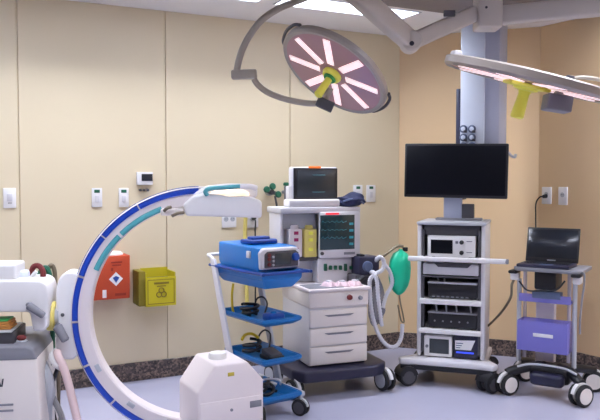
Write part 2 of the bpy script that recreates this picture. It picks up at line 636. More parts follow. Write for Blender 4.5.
# yellow waste box
th = wall_thing('sharps_box', 'yellow cardboard sharps waste box with an open top below the wall panel seam', 'waste box', 'left', 157, 290)
D = -.2
r = th.rect(146, 277, 176, 306, D)
x0, x1, z0, z1 = r
xl = th.X(139.5, 0, 290)
xl2 = x0
w = .01
m = MB()
m.box(x0, x1, D, D + w, z0, z1 - .0)                       # front wall
m.box(x0, x0 + w, D + w, -.006, z0, z1 + .03)
m.box(x1 - w, x1, D + w, -.006, z0, z1 + .03)
m.box(x0 + w, x1 - w, -.016, -.006, z0, z1 + .05)
m.box(x0 + w, x1 - w, D + w, -.016, z0, z0 + w)
m.build('carton', 'yellow', th.o)
MB().box(x0 - .05, x0 - .001, -.19, -.006, z0 + .005, z1 + .045, bev=.004).build('side_flap', 'olive', th.o)
m = MB().box(x0 + w + .002, x1 - w - .002, D + w + .002, -.018, z1 - .03, z1 - .02)
m.build('interior_shade', 'black', th.o)  # black sheet below the rim stands for the shade inside the open box
m = MB()
f0, f1 = x0 + .012, x1 - .012
for a in ((f0, f1, z1 - .022, z1 - .017), (f0, f1, z0 + .017, z0 + .022), (f0, f0 + .005, z0 + .022, z1 - .022), (f1 - .005, f1, z0 + .022, z1 - .022)):
    m.box(a[0], a[1], D - .0015, D + .002, a[2], a[3])
m.build('print_frame', 'yellow_d', th.o)
q = th.at(161.5, 293, D)
m = MB()
for k in range(3):
    a = R(90 + 120 * k)
    m.tube([(q.x + .02 * math.cos(a) + .019 * math.cos(t), D - .001, q.z + .02 * math.sin(a) + .019 * math.sin(t)) for t in [2 * PI * i / 16 for i in range(16)]], .004, n=6, sub=1, close=True)
m.cyl((q.x, D - .003, q.z), (q.x, D, q.z), .007, n=12)
m.build('hazard_symbol', 'yellow_d', th.o)
m = MB()
r = th.rect(154, 282, 169, 284, D)
m.box(r[0], r[1], D - .0015, D + .002, r[2], r[3])
r = th.rect(157, 285.5, 166, 286.5, D)
m.box(r[0], r[1], D - .0015, D + .002, r[2], r[3])
m.build('print_lines', 'yellow_d', th.o)


# ------------------------------------------------------------------ casters
def caster(t, x, y, r=.055, w=.05, body='white', hub='lgrey', turn=0, top=None, hood=.16):
    """twin-wheel caster as a part; wheels are its sub-parts. local floor z=0"""
    zb = t.i.translation.z if False else 0
    top = top if top is not None else r * 2 + .03
    rot = Matrix.Translation((x, y, 0)) @ Matrix.Rotation(turn, 4, 'Z')
    m = MB()
    m.cyl((x, y, r * 1.6), (x, y, top), .014, n=14)
    n = 14
    pts = []
    if hood:
        for i in range(n + 1):
            a = R(10 + 160 * i / n)
            pts.append((r * 1.06 * math.cos(a), r + r * 1.12 * math.sin(a)))
        pts2 = [(p[0] * .55, r + (p[1] - r) * .55) for p in pts[::-1]]
        m.prism(pts + pts2, 'x', -w * hood, w * hood, mtx=rot)
    m.cyl(rot @ V((-w * .5, 0, r)), rot @ V((w * .5, 0, r)), r * .16, n=12)
    o = m.build('caster', body, t.o)
    for s in (-1, 1):
        wm = MB().lathe([(r * .62, -w * .17), (r * .9, -w * .17), (r, -w * .09), (r, w * .09), (r * .9, w * .17), (r * .62, w * .17)], rot @ V((s * w * .36, 0, r)), rot.to_3x3() @ V((1, 0, 0)), n=28)
        wo = wm.build('wheel', 'rubber', o)
        hm = MB().lathe([(r * .3, -w * .2), (r * .72, -w * .195), (r * .72, w * .195), (r * .3, w * .2)], rot @ V((s * w * .36, 0, r)), rot.to_3x3() @ V((1, 0, 0)), n=24)
        hm.build('wheel_hub', hub, o)
    return o


# ------------------------------------------------------------------ C-ARM
th = T('c_arm', 'white mobile c-arm x-ray machine with a blue striped ring filling the left of the room', 'c-arm', PY(201, 460, 3.9) * V((1, 1, 0)) if False else (0, 0, 0), 0)
TH = R(8)
rc = PY(201.5, 311.5, 3.95)
th.o.location = (rc.x, rc.y, 0)
th.o.rotation_euler = (0, 0, TH)
th.m = Matrix.Translation((rc.x, rc.y, 0)) @ Matrix.Rotation(TH, 4, 'Z')
th.i = th.m.inverted()
th.rz = TH
zc = rc.z
RO = .69
RI = .588
Wd = .055
ring = MB().arc((0, 0, zc), RI, RO, 80, 286, -Wd, Wd, 90).build('c_ring', 'pearl', th.o)
m = MB()
segs = [(91, 119.3), (120, 140.3), (141, 161), (162, 182), (183, 203), (204, 224), (225, 245), (246, 266), (267, 282)]
for a, b in segs:
    m.arc((0, 0, zc), RO - .038, RO - .008, a, b, -Wd - .003, -Wd + .003, 14)
m.build('scale_stripe', 'stripe', ring)
m = MB()
for a, b in segs:
    m.arc((0, 0, zc), RO - .003, RO + .003, a, b, -Wd + .012, Wd - .012, 14)
m.build('track', 'blue_d', ring)
m = MB()
m.arc((0, 0, zc), RI + .004, RI + .034, 110, 134, -Wd - .010, -Wd + .004, 20)
m.arc((0, 0, zc), RI + .004, RI + .034, 135.5, 156, -Wd - .010, -Wd + .004, 20)
m.build('grip_strip', 'teal', ring)
for a in (207, 232, 254):
    ar = R(a)
    MB().box(-.012, .012, -Wd - .008, -Wd + .002, -.022, .022, bev=.003, mtx=Matrix.Translation((math.cos(ar) * (RI + .03), 0, zc + math.sin(ar) * (RI + .03))) @ Matrix.Rotation(-ar, 4, 'Y')).build('rail_clip', 'lgrey', ring)

# detector at the top end of the ring
y0 = -.16
p = lambda px, py, y=y0: th.at(px, py, y)
m = MB()
out = [(183, 205), (186, 216), (262, 218), (262, 201), (250, 196), (205, 193), (192, 196)]
m.prism([(p(*q).x, p(*q).z) for q in out], 'y', -.16, .16, bev=.014, seg=3)
det = m.build('detector', 'white', th.o)
m = MB()
out = [(190, 207), (193, 194), (205, 186), (228, 183.5), (252, 184), (258, 188), (257, 198), (225, 202)]
m.prism([(p(*q, -.07).x, p(*q, -.07).z) for q in out], 'y', -.08, .10, bev=.02, seg=3)
m.build('detector_hood', 'white', det)
m = MB()
a, b = p(212, 190, -.085), p(247, 199, -.085)
m.sph(((a.x + b.x) / 2, -.10, (a.z + b.z) / 2), ((b.x - a.x) * .56, .06, .034), n=24)
tag(m.build('collimator_lamp', 'glow_warm', det), 'softly lit warm white window on the detector', None)
m = MB().tube([p(207, 195, -.17), p(205.5, 191.5, -.18), p(210, 188.6, -.19), p(224, 187.6, -.19), p(241, 186.4, -.19)], .012, n=12)
m.build('handle_rail', 'teal', det)
m = MB().tube([p(240, 186.5, -.19), p(250, 186.5, -.19), p(256, 188, -.17)], .015, n=12)
m.build('rail_end', 'white', det)
m = MB()
m.box(p(160, 210).x, p(184, 210).x, -.12, .08, p(172, 216).z, p(172, 209).z, bev=.01, mtx=None)
m.build('side_latch_housing', 'cream', det)
m = MB()
for a, b, c_, d in ((164, 211, 171, 207), (172, 216, 184, 212.5)):
    m.tube([p(a, b, -.135), p((a + c_) / 2, (b + d) / 2 - 1, -.145), p(c_, d, -.135)], .009, n=8, sub=4)
tag(m.build('latch', 'bronze', det), 'brown latch levers', None)

# tube housing at the bottom end, turned a little to the right
hc = th.i @ PY(221, 352, 3.86)
hy = hc.y
hr = R(20)
hm = Matrix.Translation((hc.x, hc.y, 0)) @ Matrix.Rotation(hr, 4, 'Z')
ztop = hc.z
W2 = .185
zb = .10
out = [(-W2, zb + .05), (-W2, ztop - .165), (-W2 * .46, ztop - .03), (W2 * .5, ztop - .03), (W2 * 1.02, ztop - .14), (W2 * 1.02, zb + .05), (W2 * .7, zb), (-W2 * .7, zb)]
m = MB().prism(out, 'y', -.14, .16, bev=.012, seg=3, mtx=hm)
hs = m.build('tube_housing', 'pearl', th.o)
m = MB().lathe([(.05, -.02), (.05, .018), (.045, .03), (.03, .034)], hm @ V((-.02, 0, ztop - .03)), (0, 0, 1), n=28)
m.build('collar', 'white', hs)
m = MB()
m.box(-W2 * .94, W2 * .98, -.146, -.136, zb + .11, zb + .27, bev=.004, mtx=hm)
m.build('front_cover', 'pearl', hs)
m = MB().box(.105, .172, -.149, -.144, zb + .21, zb + .245, bev=.001, mtx=hm)
tag(m.build('rating_label', 'mgrey', hs), 'small grey rating label', None)
m = MB().box(-.018, .018, -.142, -.138, ztop - .098, ztop - .078, bev=.001, mtx=hm)
tag(m.build('warning_label', 'gold', hs), 'tiny gold warning label', None)
m = MB()
m.cyl(hm @ V((-.0, -.15, zb + .215)), hm @ V((0, -.144, zb + .215)), .008, n=12)
m.build('screw', 'mgrey', hs)
m = MB().prism([(-.2, zc - RO + .02), (.12, zc - RO + .02), (.16, zc - RO + .12), (-.16, zc - RO + .1)], 'y', -.05, .05, bev=.01)
m.build('ring_foot', 'pearl', hs)

# bracket holding the ring on its left
y0 = -.03
out = [(56, 290), (59, 278), (65, 272), (73, 271), (79, 274), (79, 354), (73, 360), (63, 359), (56, 348)]
m = MB().prism([(p(*q, y0).x, p(*q, y0).z) for q in out], 'y', -.045, .1, bev=.018, seg=3)
br = m.build('ring_bracket', 'white', th.o)
q0, q1 = p(57, 326, -.07), p(66, 341, -.09)
m = MB().cyl(q0, q1, .026, .022, n=18, bev=.006)
m.cyl(q0 + V((0, .06, 0)), q0, .014, n=12)
m.build('brake_knob', 'mgrey', br)
m = MB().cyl(p(62.5, 315, -.05), p(62.5, 315, -.04), .01, n=12)
m.build('bracket_screw', 'dgrey', br)

# horizontal arm
y0 = -.12
out = [(-90, 280), (40, 280), (46, 284), (48.5, 293), (48, 327), (44, 331), (33, 331), (30, 312), (-90, 312)]
m = MB().prism([(p(*q, y0).x, p(*q, y0).z) for q in out], 'y', -.13, .13, bev=.022, seg=3)
arm = m.build('cross_arm', 'white', th.o)
m = MB().cyl(p(28, 305, -.15), p(44, 316, -.16), .021, .018, n=16, bev=.005)
m.cyl(p(28, 305, -.15) + V((0, .06, 0)), p(28, 305, -.15), .012, n=12)
m.build('swivel_lever', 'mgrey', arm)
q = p(51, 316, 0)
m = MB().cyl((p(47, 316, 0).x, 0, q.z), (p(56.5, 316, 0).x, 0, q.z), .078, n=32, bev=.008)
m.build('yellow_joint', 'ycasing', th.o)
m = MB().cyl((p(53, 316, 0).x, 0, q.z), (p(60, 316, 0).x, 0, q.z), .055, n=28)
m.build('pivot', 'lgrey', th.o)
a = th.rect(-60, 265, 15.5, 281.5, -.1)
box('top_housing', 'white', th.o, a[0], a[1], -.1, .12, a[2], a[3], bev=.014, seg=3)
# base cabinet
yb = -.22
out = [(-110, 362), (37, 357), (43, 452), (-110, 452)]
m = MB().prism([(p(*q, yb).x, p(*q, yb).z) for q in out], 'y', yb, .30, bev=.012, seg=3)
cab = m.build('base_cabinet', 'cream', th.o)
out = [(-110, 349), (26, 346), (33, 349), (37.5, 360), (-110, 365)]
m = MB().prism([(p(*q, yb).x, p(*q, yb).z) for q in out], 'y', yb - .004, .30, bev=.012, seg=3)
m.build('cabinet_top', 'mgrey', cab)
m = MB()
for py in (405.5, 411.5):
    r = th.rect(-40, py - 1, 13.5, py + 1, yb)
    m.box(r[0], r[1], yb - .004, yb + .004, r[2], r[3], bev=.002)
m.build('vent_slot', 'mgrey', cab)
m = MB()
for pts in ([(-4.5, 386.5), (-3.2, 379.5), (-2, 379.5), (-3.3, 386.5)], [(-2.6, 380), (-1, 379.5), (1.6, 386.5), (0, 386.8)], [(1.2, 386.6), (2.4, 378.8), (3.8, 378.6), (2.7, 386.6)]):
    m.prism([(p(*q, yb).x, p(*q, yb).z) for q in pts], 'y', yb - .003, yb + .003)
tag(m.build('maker_lettering', 'ink', cab), 'dark slanted lettering cut by the picture edge', None)
q = p(21.5, 341, -.1)
m = MB().cyl((q.x, -.1, q.z - .025), (q.x, -.1, q.z + .006), .034, .03, n=20, bev=.004)
sw = m.build('stop_switch_base', 'lgrey', cab)
MB().lathe([(.016, 0), (.024, .01), (.024, .018), (.015, .026)], (q.x, -.1, q.z + .004), (0, 0, 1), n=18).build('stop_button', 'maroon', sw)
# column between cabinet and arm
a = th.rect(-110, 312, -12, 349, 0)
box('column', 'white', th.o, a[0], a[1], -.1, .16, a[2] - .01, a[3] + .01, bev=.01)
a = th.rect(-30, 333, 14, 346, -.16)
m = MB().box(a[0], a[1], -.16, .1, a[2] - .01, a[3], bev=.006)
m.build('control_unit', 'dgrey', cab)
m = MB().box(p(-28, 330, -.14).x, p(13, 330, -.14).x, -.17, .08, a[3], p(5, 330.5, -.14).z, bev=.006)
m.build('control_lid', 'lgrey', cab)
zlid = p(5, 330.5, -.14).z
# wheels of the base, hoses
m = MB().tube([p(57, 352, -.05), p(58.5, 357, -.09), p(63, 366, -.11), p(68, 382, -.12), p(73, 402, -.13), p(78, 424, -.14), p(82, 450, -.16)], .021, n=14)
m.build('hose', 'pinkhose', th.o)
m = MB().tube([p(60, 350, .0), p(54, 356, -.04), p(56.5, 362, -.07), p(62, 366, -.1)], .027, n=12)
m.build('hose_elbow', 'white', th.o)
m = MB().tube([p(38, 356, .02), p(43, 366, -.02), p(48, 378, -.05), p(50, 392, -.05), p(47, 408, -.02), p(47, 440, 0)], .028, n=10)
m.build('cable_sleeve', 'lgrey', th.o)
m = MB().tube([p(40, 362, .02), p(46, 385, .0), p(54, 400, -.02), p(62, 418, -.04), p(66, 450, -.06)], .016, n=10)
m.build('cable', 'gcable', th.o)
m = MB().tube([p(50, 362, .1), p(45, 380, .1), p(46, 400, .12), p(52, 425, .12)], .013, n=10)
m.tube([p(60, 362, .12), p(54, 378, .12), p(50, 392, .12), p(56, 425, .12)], .011, n=10)
tag(m.build('cable', 'cable', th.o), 'dark cables behind the hose', None)
for x, y in ((p(30, 440, -.1).x, -.15), (p(30, 440, -.1).x, .22), (p(-90, 440, -.1).x, -.15), (p(-90, 440, -.1).x, .22)):
    caster(th, x, y, r=.05, w=.05, top=max(.14, p(20, 451, yb).z + .02))
# things lying on the c-arm
armtop = p(30, 280, 0).z
q = p(23, 277, .02)
cl = T('probe_clip', 'pale blue plastic clip lying on the white arm beside the red one', 'clip', th.w((p(25, 280, .03).x, .03, armtop + .001)), R(20))
MB().box(-.026, .026, -.03, .03, 0, .05, bev=.014, seg=3).build('body', 'column', cl.o)
MB().tube([(-.03, -.02, .01), (-.05, -.01, .03), (-.04, .02, .04)], .01, n=8).build('lead', 'maroon', cl.o)
cl = T('probe_clip', 'dark red clip with a white end lying on the white arm', 'clip', th.w((p(36.5, 280, .03).x, .03, armtop + .001)), R(-10))
MB().tube([(-.03, 0, .013), (-.02, 0, .06), (.01, 0, .072), (.035, 0, .05), (.04, 0, .013)], .015, n=10).build('strap', 'maroon', cl.o)
MB().tube([(-.012, -.03, .012), (.004, -.032, .03), (.018, -.03, .045)], .011, n=8).build('tip', 'white', cl.o)
cl = T('cable_bundle', 'dark green and brown cable bundle hanging behind the end of the white arm', 'cable bundle', th.w((p(46, 285, .16).x, .2, 0)), 0)
zz = armtop
m = MB()
m.tube([(-.06, 0, zz - .03), (-.03, .0, zz + .03), (.0, 0, zz + .035), (.02, 0, zz - .05), (.025, 0, zz - .3), (.03, 0, .013), (.2, .1, .013)], .014, n=10)
m.build('green_cable', 'gdial', cl.o)
m = MB()
m.tube([(-.02, .02, zz - .03), (.01, .02, zz + .05), (.03, .03, zz + .02), (.036, .03, zz - .1), (.05, .03, zz - .4), (.06, .03, .012), (.24, .2, .012)], .012, n=10)
m.build('brown_cable', 'bronze', cl.o)
pk = T('card_stack', 'amber card pile lying on the control unit under the white arm', 'cards', th.w((p(4, 330, -.05).x, -.04, zlid)), R(6))
m = MB()
for k in range(3):
    m.box(-.1 + .006 * k, .055 - .004 * k, -.09, .04, .002 + .014 * k, .014 + .014 * k, bev=.003)
m.build('cards', 'amber', pk.o)
m = MB().box(-.09, .04, -.085, .03, .043, .052, bev=.003)
tag(m.build('top_card', 'greenlbl', pk.o), 'green and white top card', None)

# ------------------------------------------------------------------ BLUE TROLLEY
RZ = R(36)
tr = T('equipment_trolley', 'blue four tray equipment trolley on casters carrying the blue defibrillator', 'trolley', (-.268, 4.71, 0), RZ)
# local: -y is the front (facing right), trays 0.40 wide (x), deep along y


def tray_at(px, py):
    """local point of the tray corner nearest the camera (front-left, x=-w/2, y=-d/2)"""
    return tr.at(px, py, -.2)


Wt = .15
LV = [(291, 271, .23), (329.5, 319, .205), (370, 359, .20), (409, 397, .21)]
trays = []
for i, (pb, pt, half) in enumerate(LV):
    # z from the corner pixel at local (-Wt, -half)
    cw = tr.w((-Wt, -.275, 0))
    n = V((0, 1, 0))
    zb_ = hit(270, pb, (cw.x, cw.y, 0), n).z
    zt_ = hit(270, pt + 2, (cw.x, cw.y, 0), n).z
    trays.append((zb_, zt_))
POST = []
zt = [t[0] for t in trays]
yfront = -.22
yback = [.20, .17, .14, .10]


def post_y(z):
    # posts lean: at the top tray y=.18, at the floor y=.0
    return .10 + .36 * (z - .38)


for s in (-1, 1):
    m = MB()
    z0_, z1_ = .16, zt[0] + .15
    hx = .011
    x = s * (Wt + .018)
    m.prism([(post_y(z0_) - .035, z0_), (post_y(z0_) + .035, z0_), (post_y(z1_) + .03, z1_), (post_y(z1_) - .03, z1_)], 'x', x - hx, x + hx, bev=.006)
    m.build('post', 'offwhite' if s < 0 else 'lgrey', tr.o)
# handle ring at the top of the left post
zh = zt[0] + .155
yh = post_y(zh)
m = MB()
m.tube([(-Wt - .018, yh - .02, zh - .03), (-Wt - .02, yh + .01, zh + .0), (-Wt - .018, yh + .06, zh + .012), (-Wt + .03, yh + .09, zh + .012), (Wt - .03, yh + .09, zh + .012), (Wt + .018, yh + .06, zh + .01), (Wt + .018, yh, zh - .0)], .012, n=10)
m.build('push_handle', 'white', tr.o)
for i, (z0_, z1_) in enumerate(trays):
    yb_ = [.33, .27, .20, .17][i]
    yf_ = -.275
    w_ = Wt
    h = max(.03, z1_ - z0_)
    # tray pan: floor with sloped lip, open on top
    t = bmesh.new()
    ins = .045
    lo = [(-w_ + ins, yf_ + ins), (w_ - ins, yf_ + ins), (w_ - ins, yb_ - ins), (-w_ + ins, yb_ - ins)]
    hi = [(-w_, yf_), (w_, yf_), (w_, yb_), (-w_, yb_)]
    th_ = .008
    inn = [(-w_ + .014, yf_ + .014), (w_ - .014, yf_ + .014), (w_ - .014, yb_ - .014), (-w_ + .014, yb_ - .014)]
    loi = [(-w_ + ins + th_, yf_ + ins + th_), (w_ - ins - th_, yf_ + ins + th_), (w_ - ins - th_, yb_ - ins - th_), (-w_ + ins + th_, yb_ - ins - th_)]
    rings = [[t.verts.new((*q, z)) for q in lp] for lp, z in ((lo, z0_), (hi, z0_ + h * .55), (hi, z0_ + h), (inn, z0_ + h), (loi, z0_ + .012))]
    t.faces.new(rings[0][::-1])
    for a, b in zip(rings, rings[1:]):
        for k in range(4):
            t.faces.new((a[k], a[(k + 1) % 4], b[(k + 1) % 4], b[k]))
    t.faces.new(rings[-1])
    bmesh.ops.recalc_face_normals(t, faces=t.faces)
    bmesh.ops.bevel(t, geom=t.edges[:], offset=.005, segments=2, affect='EDGES')
    mb = MB()
    mb._add(t)
    to = mb.build('tray', 'blue' if i else 'blue2', tr.o)
    if i == 0:
        m = MB()
        zz = z0_ + h - .008
        m.tube([(-w_ - .02, yb_ + .03, zz), (-w_ - .022, yf_ - .0, zz), (-w_ - .005, yf_ - .022, zz), (w_, yf_ - .024, zz), (w_ + .022, yf_ - .01, zz), (w_ + .022, yb_, zz)], .010, n=8, sub=4)
        m.build('rail', 'blue_d', to)
TRAYFLOOR = [z0_ + .012 + .001 for z0_, _ in trays]
# base bars
m = MB()
m.box(-Wt - .03, -Wt + .01, -.27, .27, .125, .16, bev=.012)
m.box(Wt - .01, Wt + .03, -.27, .27, .125, .16, bev=.012)
m.box(-Wt + .01, Wt - .01, -.02, .05, .13, .16, bev=.008)
m.build('base_frame', 'lgrey', tr.o)
for s in (-1, 1):
    for yy in (-.25, .25):
        caster(tr, s * (Wt + .005), yy, r=.054, w=.055, body='lgrey', hub='dgrey', turn=R(25 * s), top=.14)

# defibrillator on the top tray
df_loc = tr.w((-.005, -.03, trays[0][1] + .002))
zrim = trays[0][1]
dz = zrim + .001
df = T('defibrillator', 'blue boxy defibrillator with a grey faced display standing on the top trolley tray', 'defibrillator', tr.w((0.0, -.04, dz)), RZ)
zt_d = df.Z(243, -.15, 262) if False else None
ww, dd = .152, .19
htop = hit(252, 247.5, df.w((-ww, -dd, 0)), V((0, 1, 0))).z - dz
ins = .045
m = MB()
m.prism([(-dd + .01, 0.0), (dd + .09, 0.0), (dd + .12, .03), (dd + .12, htop + .005), (-dd + .02, htop - .005), (-dd + .0, htop - .03), (-dd, .02)], 'x', -ww, ww, bev=.012, seg=3)
# keep the lower body inside the tray
body = m.build('casing', 'blue2', df.o)
m = MB()
m.prism([(-ww + .004, .012), (ww - .004, .012), (ww, htop - .03), (ww - .03, htop - .008), (-ww + .03, htop - .008), (-ww, htop - .03)], 'y', -dd - .02, -dd + .03, bev=.012, seg=3)
fp = m.build('front_bezel', 'offwhite', df.o)
m = MB()
m.prism([(-ww + .03, .024), (ww - .02, .024), (ww - .016, htop - .045), (ww - .04, htop - .028), (-ww + .05, htop - .028), (-ww + .03, htop - .045)], 'y', -dd - .026, -dd - .01, bev=.004)
m.build('front_panel', 'dgrey', fp)
box('display', 'scr_grey', fp, -.045, .075, -dd - .030, -dd - .02, .04, htop - .042, bev=.003)
m = MB()
for z in (.045, .078, htop - .05):
    m.cyl((-ww + .06, -dd - .034, z), (-ww + .06, -dd - .02, z), .012, n=16, bev=.002)
m.build('button', 'maroon', fp)
m = MB()
for z in (.04, .065, .09):
    m.cyl((-ww + .09, -dd - .034, z), (-ww + .09, -dd - .02, z), .008, n=14, bev=.002)
m.build('button', 'lgrey', fp)
m = MB()
m.lathe([(.026, 0), (.024, .022), (.018, .026)], (ww - .045, -dd - .022, htop - .07), (0, -1, 0), n=20)
m.build('dial', 'blue_d', fp)
m = MB().box(-.10, .11, -.02, .12, htop - .001, htop + .03, bev=.012, seg=3)
m.box(-.07, .07, .01, .08, htop + .025, htop + .048, bev=.01, seg=3)
m.build('carry_handle', 'blue_d', df.o)
m = MB().box(-ww - .012, -ww + .004, -.10, -.06, htop - .075, htop - .03, bev=.004)
tag(m.build('side_latch', 'offwhite', df.o), 'pale latch on the left side', None)


# clutter on the lower trays
def loop(t, name, m, pts, r):
    return MB().tube(pts, r, n=8).build(name, m, t.o)


tz = TRAYFLOOR
cb = T('cable_bundle', 'black cable bundle coiled on the second trolley tray under the defibrillator', 'cable bundle', tr.w((-.03, .07, tz[1])), RZ)
pts = []
for k in range(26):
    a = k * .62
    pts.append((.055 * math.cos(a) * (1 + .15 * math.sin(k)), .05 * math.sin(a), .012 + .0030 * k))
loop(cb, 'coil', 'cable', pts, .009)
MB().box(-.05, .0, -.03, .03, .0, .05, bev=.012).build('adapter', 'black', cb.o)
cb = T('cable', 'yellow cable hanging between the top two trays of the trolley', 'cable', tr.w((-.09, .16, tz[1])), RZ)
loop(cb, 'cord', 'ycable', [(0, -.03, .008), (-.01, .0, .02), (-.014, .012, .07), (-.01, .02, .15), (.0, .02, trays[0][0] - tz[1] - .012)], .008)
ft = T('pump_unit', 'small blue pump unit at the right end of the second trolley tray', 'pump', tr.w((.025, -.13, tz[1])), RZ)
MB().box(-.06, .06, -.05, .05, 0, .05, bev=.016, seg=3).build('casing', 'blue_d', ft.o)
MB().lathe([(.022, 0), (.02, .012), (.012, .016)], (0, 0, .049), (0, 0, 1), n=18).build('dial', 'blue', ft.o)
cb = T('cable_bundle', 'black and yellow cable bundle lying on the third trolley tray', 'cable bundle', tr.w((-.02, .06, tz[2])), RZ)
pts = []
for k in range(26):
    a = k * .55
    pts.append((.06 * math.cos(a), .055 * math.sin(a) * (1 + .2 * math.cos(k)), .012 + .0032 * k))
loop(cb, 'coil', 'cable', pts, .010)
loop(cb, 'yellow_coil', 'ycable', [(-.06, .03, .10), (-.02, .05, .125), (.03, .045, .125), (.06, .01, .1)], .010)
cb = T('foot_pedal', 'black foot pedal in the right half of the third trolley tray', 'foot pedal', tr.w((.02, -.12, tz[2])), RZ)
MB().box(-.055, .055, -.07, .07, 0, .03, bev=.01).build('base', 'black', cb.o)
MB().prism([(-.06, .03), (.06, .03), (.06, .065), (-.055, .042)], 'x', -.045, .045, bev=.006).build('pedal', 'dgrey', cb.o)
cb = T('cable', 'thin black lead looping over the third trolley tray beside the post', 'cable', tr.w((.05, .12, tz[2])), RZ)
loop(cb, 'cord', 'cable', [(0, 0, .008), (.02, .01, .05), (.03, .0, .11), (.06, -.02, .14), (.075, -.06, .12), (.06, -.08, .06), (.03, -.1, .01)], .006)
cb = T('cable', 'thin black lead looping over the second trolley tray beside the post', 'cable', tr.w((.05, .15, tz[1])), RZ)
loop(cb, 'cord', 'cable', [(0, 0, .008), (.015, .01, .05), (.03, .0, .1), (.06, -.03, .11), (.065, -.07, .07), (.03, -.09, .008)], .006)
cb = T('cable_bundle', 'pale and black cable tangle lying in the lowest trolley tray', 'cable bundle', tr.w((-.0, -.08, tz[3])), RZ)
pts = []
for k in range(30):
    a = k * .6
    pts.append((.08 * math.cos(a), .09 * math.sin(a * 1.13), .012 + .003 * k))
loop(cb, 'coil', 'cable', pts, .010)
loop(cb, 'pale_lead', 'hose', [(-.1, -.05, .1), (-.03, -.03, .115), (.05, -.07, .11), (.1, -.02, .06)], .007)

# ------------------------------------------------------------------ ANAESTHESIA MACHINE
RA = R(21)
fl = PZ(337, 388, 0)
fl = PZ(340, 396, 0)
an = T('anaesthesia_machine', 'cream anaesthesia machine with three drawers on a navy wheeled base', 'anaesthesia machine', (fl.x, fl.y + .05, 0), RA)
q = lambda px, py, y=0.0: an.at(px, py, y)
x0, x1 = q(309.5, 330).x, q(367.5, 330).x
zbot, ztp = q(340, 364).z, q(340, 291).z
YB = .56
# cabinet
cabm = MB().box(x0, x1, .012, YB, zbot, ztp - .03, bev=.008)
body = cabm.build('cabinet', 'offwhite', an.o)
dl = [(309, 325.5), (327, 344), (345.5, 363)]
for i, (a, b) in enumerate(dl):
    z1_, z0_ = q(340, a).z, q(340, b).z
    d = MB().box(x0 + .004, x1 - .004, -.004, .014, z0_, z1_, bev=.006).build('drawer', 'cream', body)
m = MB()
for i, (a, b) in enumerate(dl):
    zc_ = q(340, a).z
    m2 = MB().prism([(x0 + .11, zc_ - .035), (x0 + .14, zc_ - .048), (x1 - .14, zc_ - .048), (x1 - .11, zc_ - .035)], 'y', -.012, .0, bev=.004)
    m2.build('drawer_handle', 'mgrey', body)
zt1, zt0 = q(340, 291).z, q(340, 307).z
MB().box(x0 - .006, x1 + .006, -.006, YB, zt0, zt1, bev=.014, seg=3).build('upper_panel', 'cream', body)
kx, kz = q(349, 297).x, q(349, 297).z
m = MB().lathe([(.020, 0), (.018, .02), (.01, .024)], (kx, -.005, kz), (0, -1, 0), n=18)
m.build('knob', 'maroon', body)
m = MB().lathe([(.016, 0), (.014, .018), (.008, .022)], (kx + .085, -.005, kz - .008), (0, -1, 0), n=18)
m.build('knob', 'mgrey', body)
# worktop
MB().box(x0 - .014, x1 + .02, -.02, YB + .01, zt1, zt1 + .022, bev=.008).build('worktop', 'pearl', an.o)
zw = zt1 + .022
box('worktop_mat', 'mgrey', an.o, x0 + .01, x0 + .27, .015, .22, zw - .001, zw + .004, bev=.001)
# base
zpl = zbot
m = MB().box(x0 + .015, x1 - .015, .02, YB - .03, .17, zbot + .002)
m.build('plinth', 'navy', an.o)
zb1 = .19
xb0, xb1 = q(292, 372).x, q(383, 372).x
m = MB().prism([(xb0, .0), (xb0 + .06, -.10), (xb1 - .10, -.10), (xb1 - .02, -.06), (xb1 + .02, .0), (xb1 + .03, .5), (xb0 - .02, .5)], 'z', .125, .205, bev=.016, seg=3)
m.build('base', 'navy', an.o)
caster(an, xb1 - .0, -.03, r=.078, w=.085, body='white', hub='lgrey', turn=R(12), top=.125)
caster(an, xb0 + .02, .0, r=.07, w=.08, body='offwhite', hub='lgrey', turn=R(10), top=.125)
caster(an, xb1 - .02, .45, r=.07, w=.08, body='offwhite', hub='lgrey', turn=R(20), top=.125)
caster(an, xb0 + .02, .45, r=.07, w=.08, body='offwhite', hub='lgrey', turn=R(20), top=.125)
# tower
yt = .30
tx0, tx1 = q(280, 240, yt).x, q(357, 240, yt).x
zs0 = q(318, 213, yt).z
zs1 = q(318, 207, yt).z
m = MB().box(tx0 + .02, tx1 - .02, yt + .1, yt + .26, zw, zs0, bev=.008)
tw = m.build('tower', 'offwhite', an.o)
MB().box(tx0 - .01, tx1 + .012, yt - .04, yt + .28, zs0, zs1, bev=.010).build('top_shelf', 'offwhite', an.o)
# tower side frame
for xx in (tx0, tx1 - .02):
    MB().box(xx, xx + .02, yt + .0, yt + .25, zw if xx > 0 else q(282, 262, yt).z, zs0, bev=.004).build('side_frame', 'offwhite', tw)
# upper left clear window bay
r = an.rect(284, 213.5, 316, 229, yt)
box('glass_panel', 'clear', tw, r[0], r[1], yt + .02, yt + .025, r[2], r[3])
box('bay_back', 'lgrey', tw, r[0], r[1], yt + .09, yt + .101, r[2], r[3])
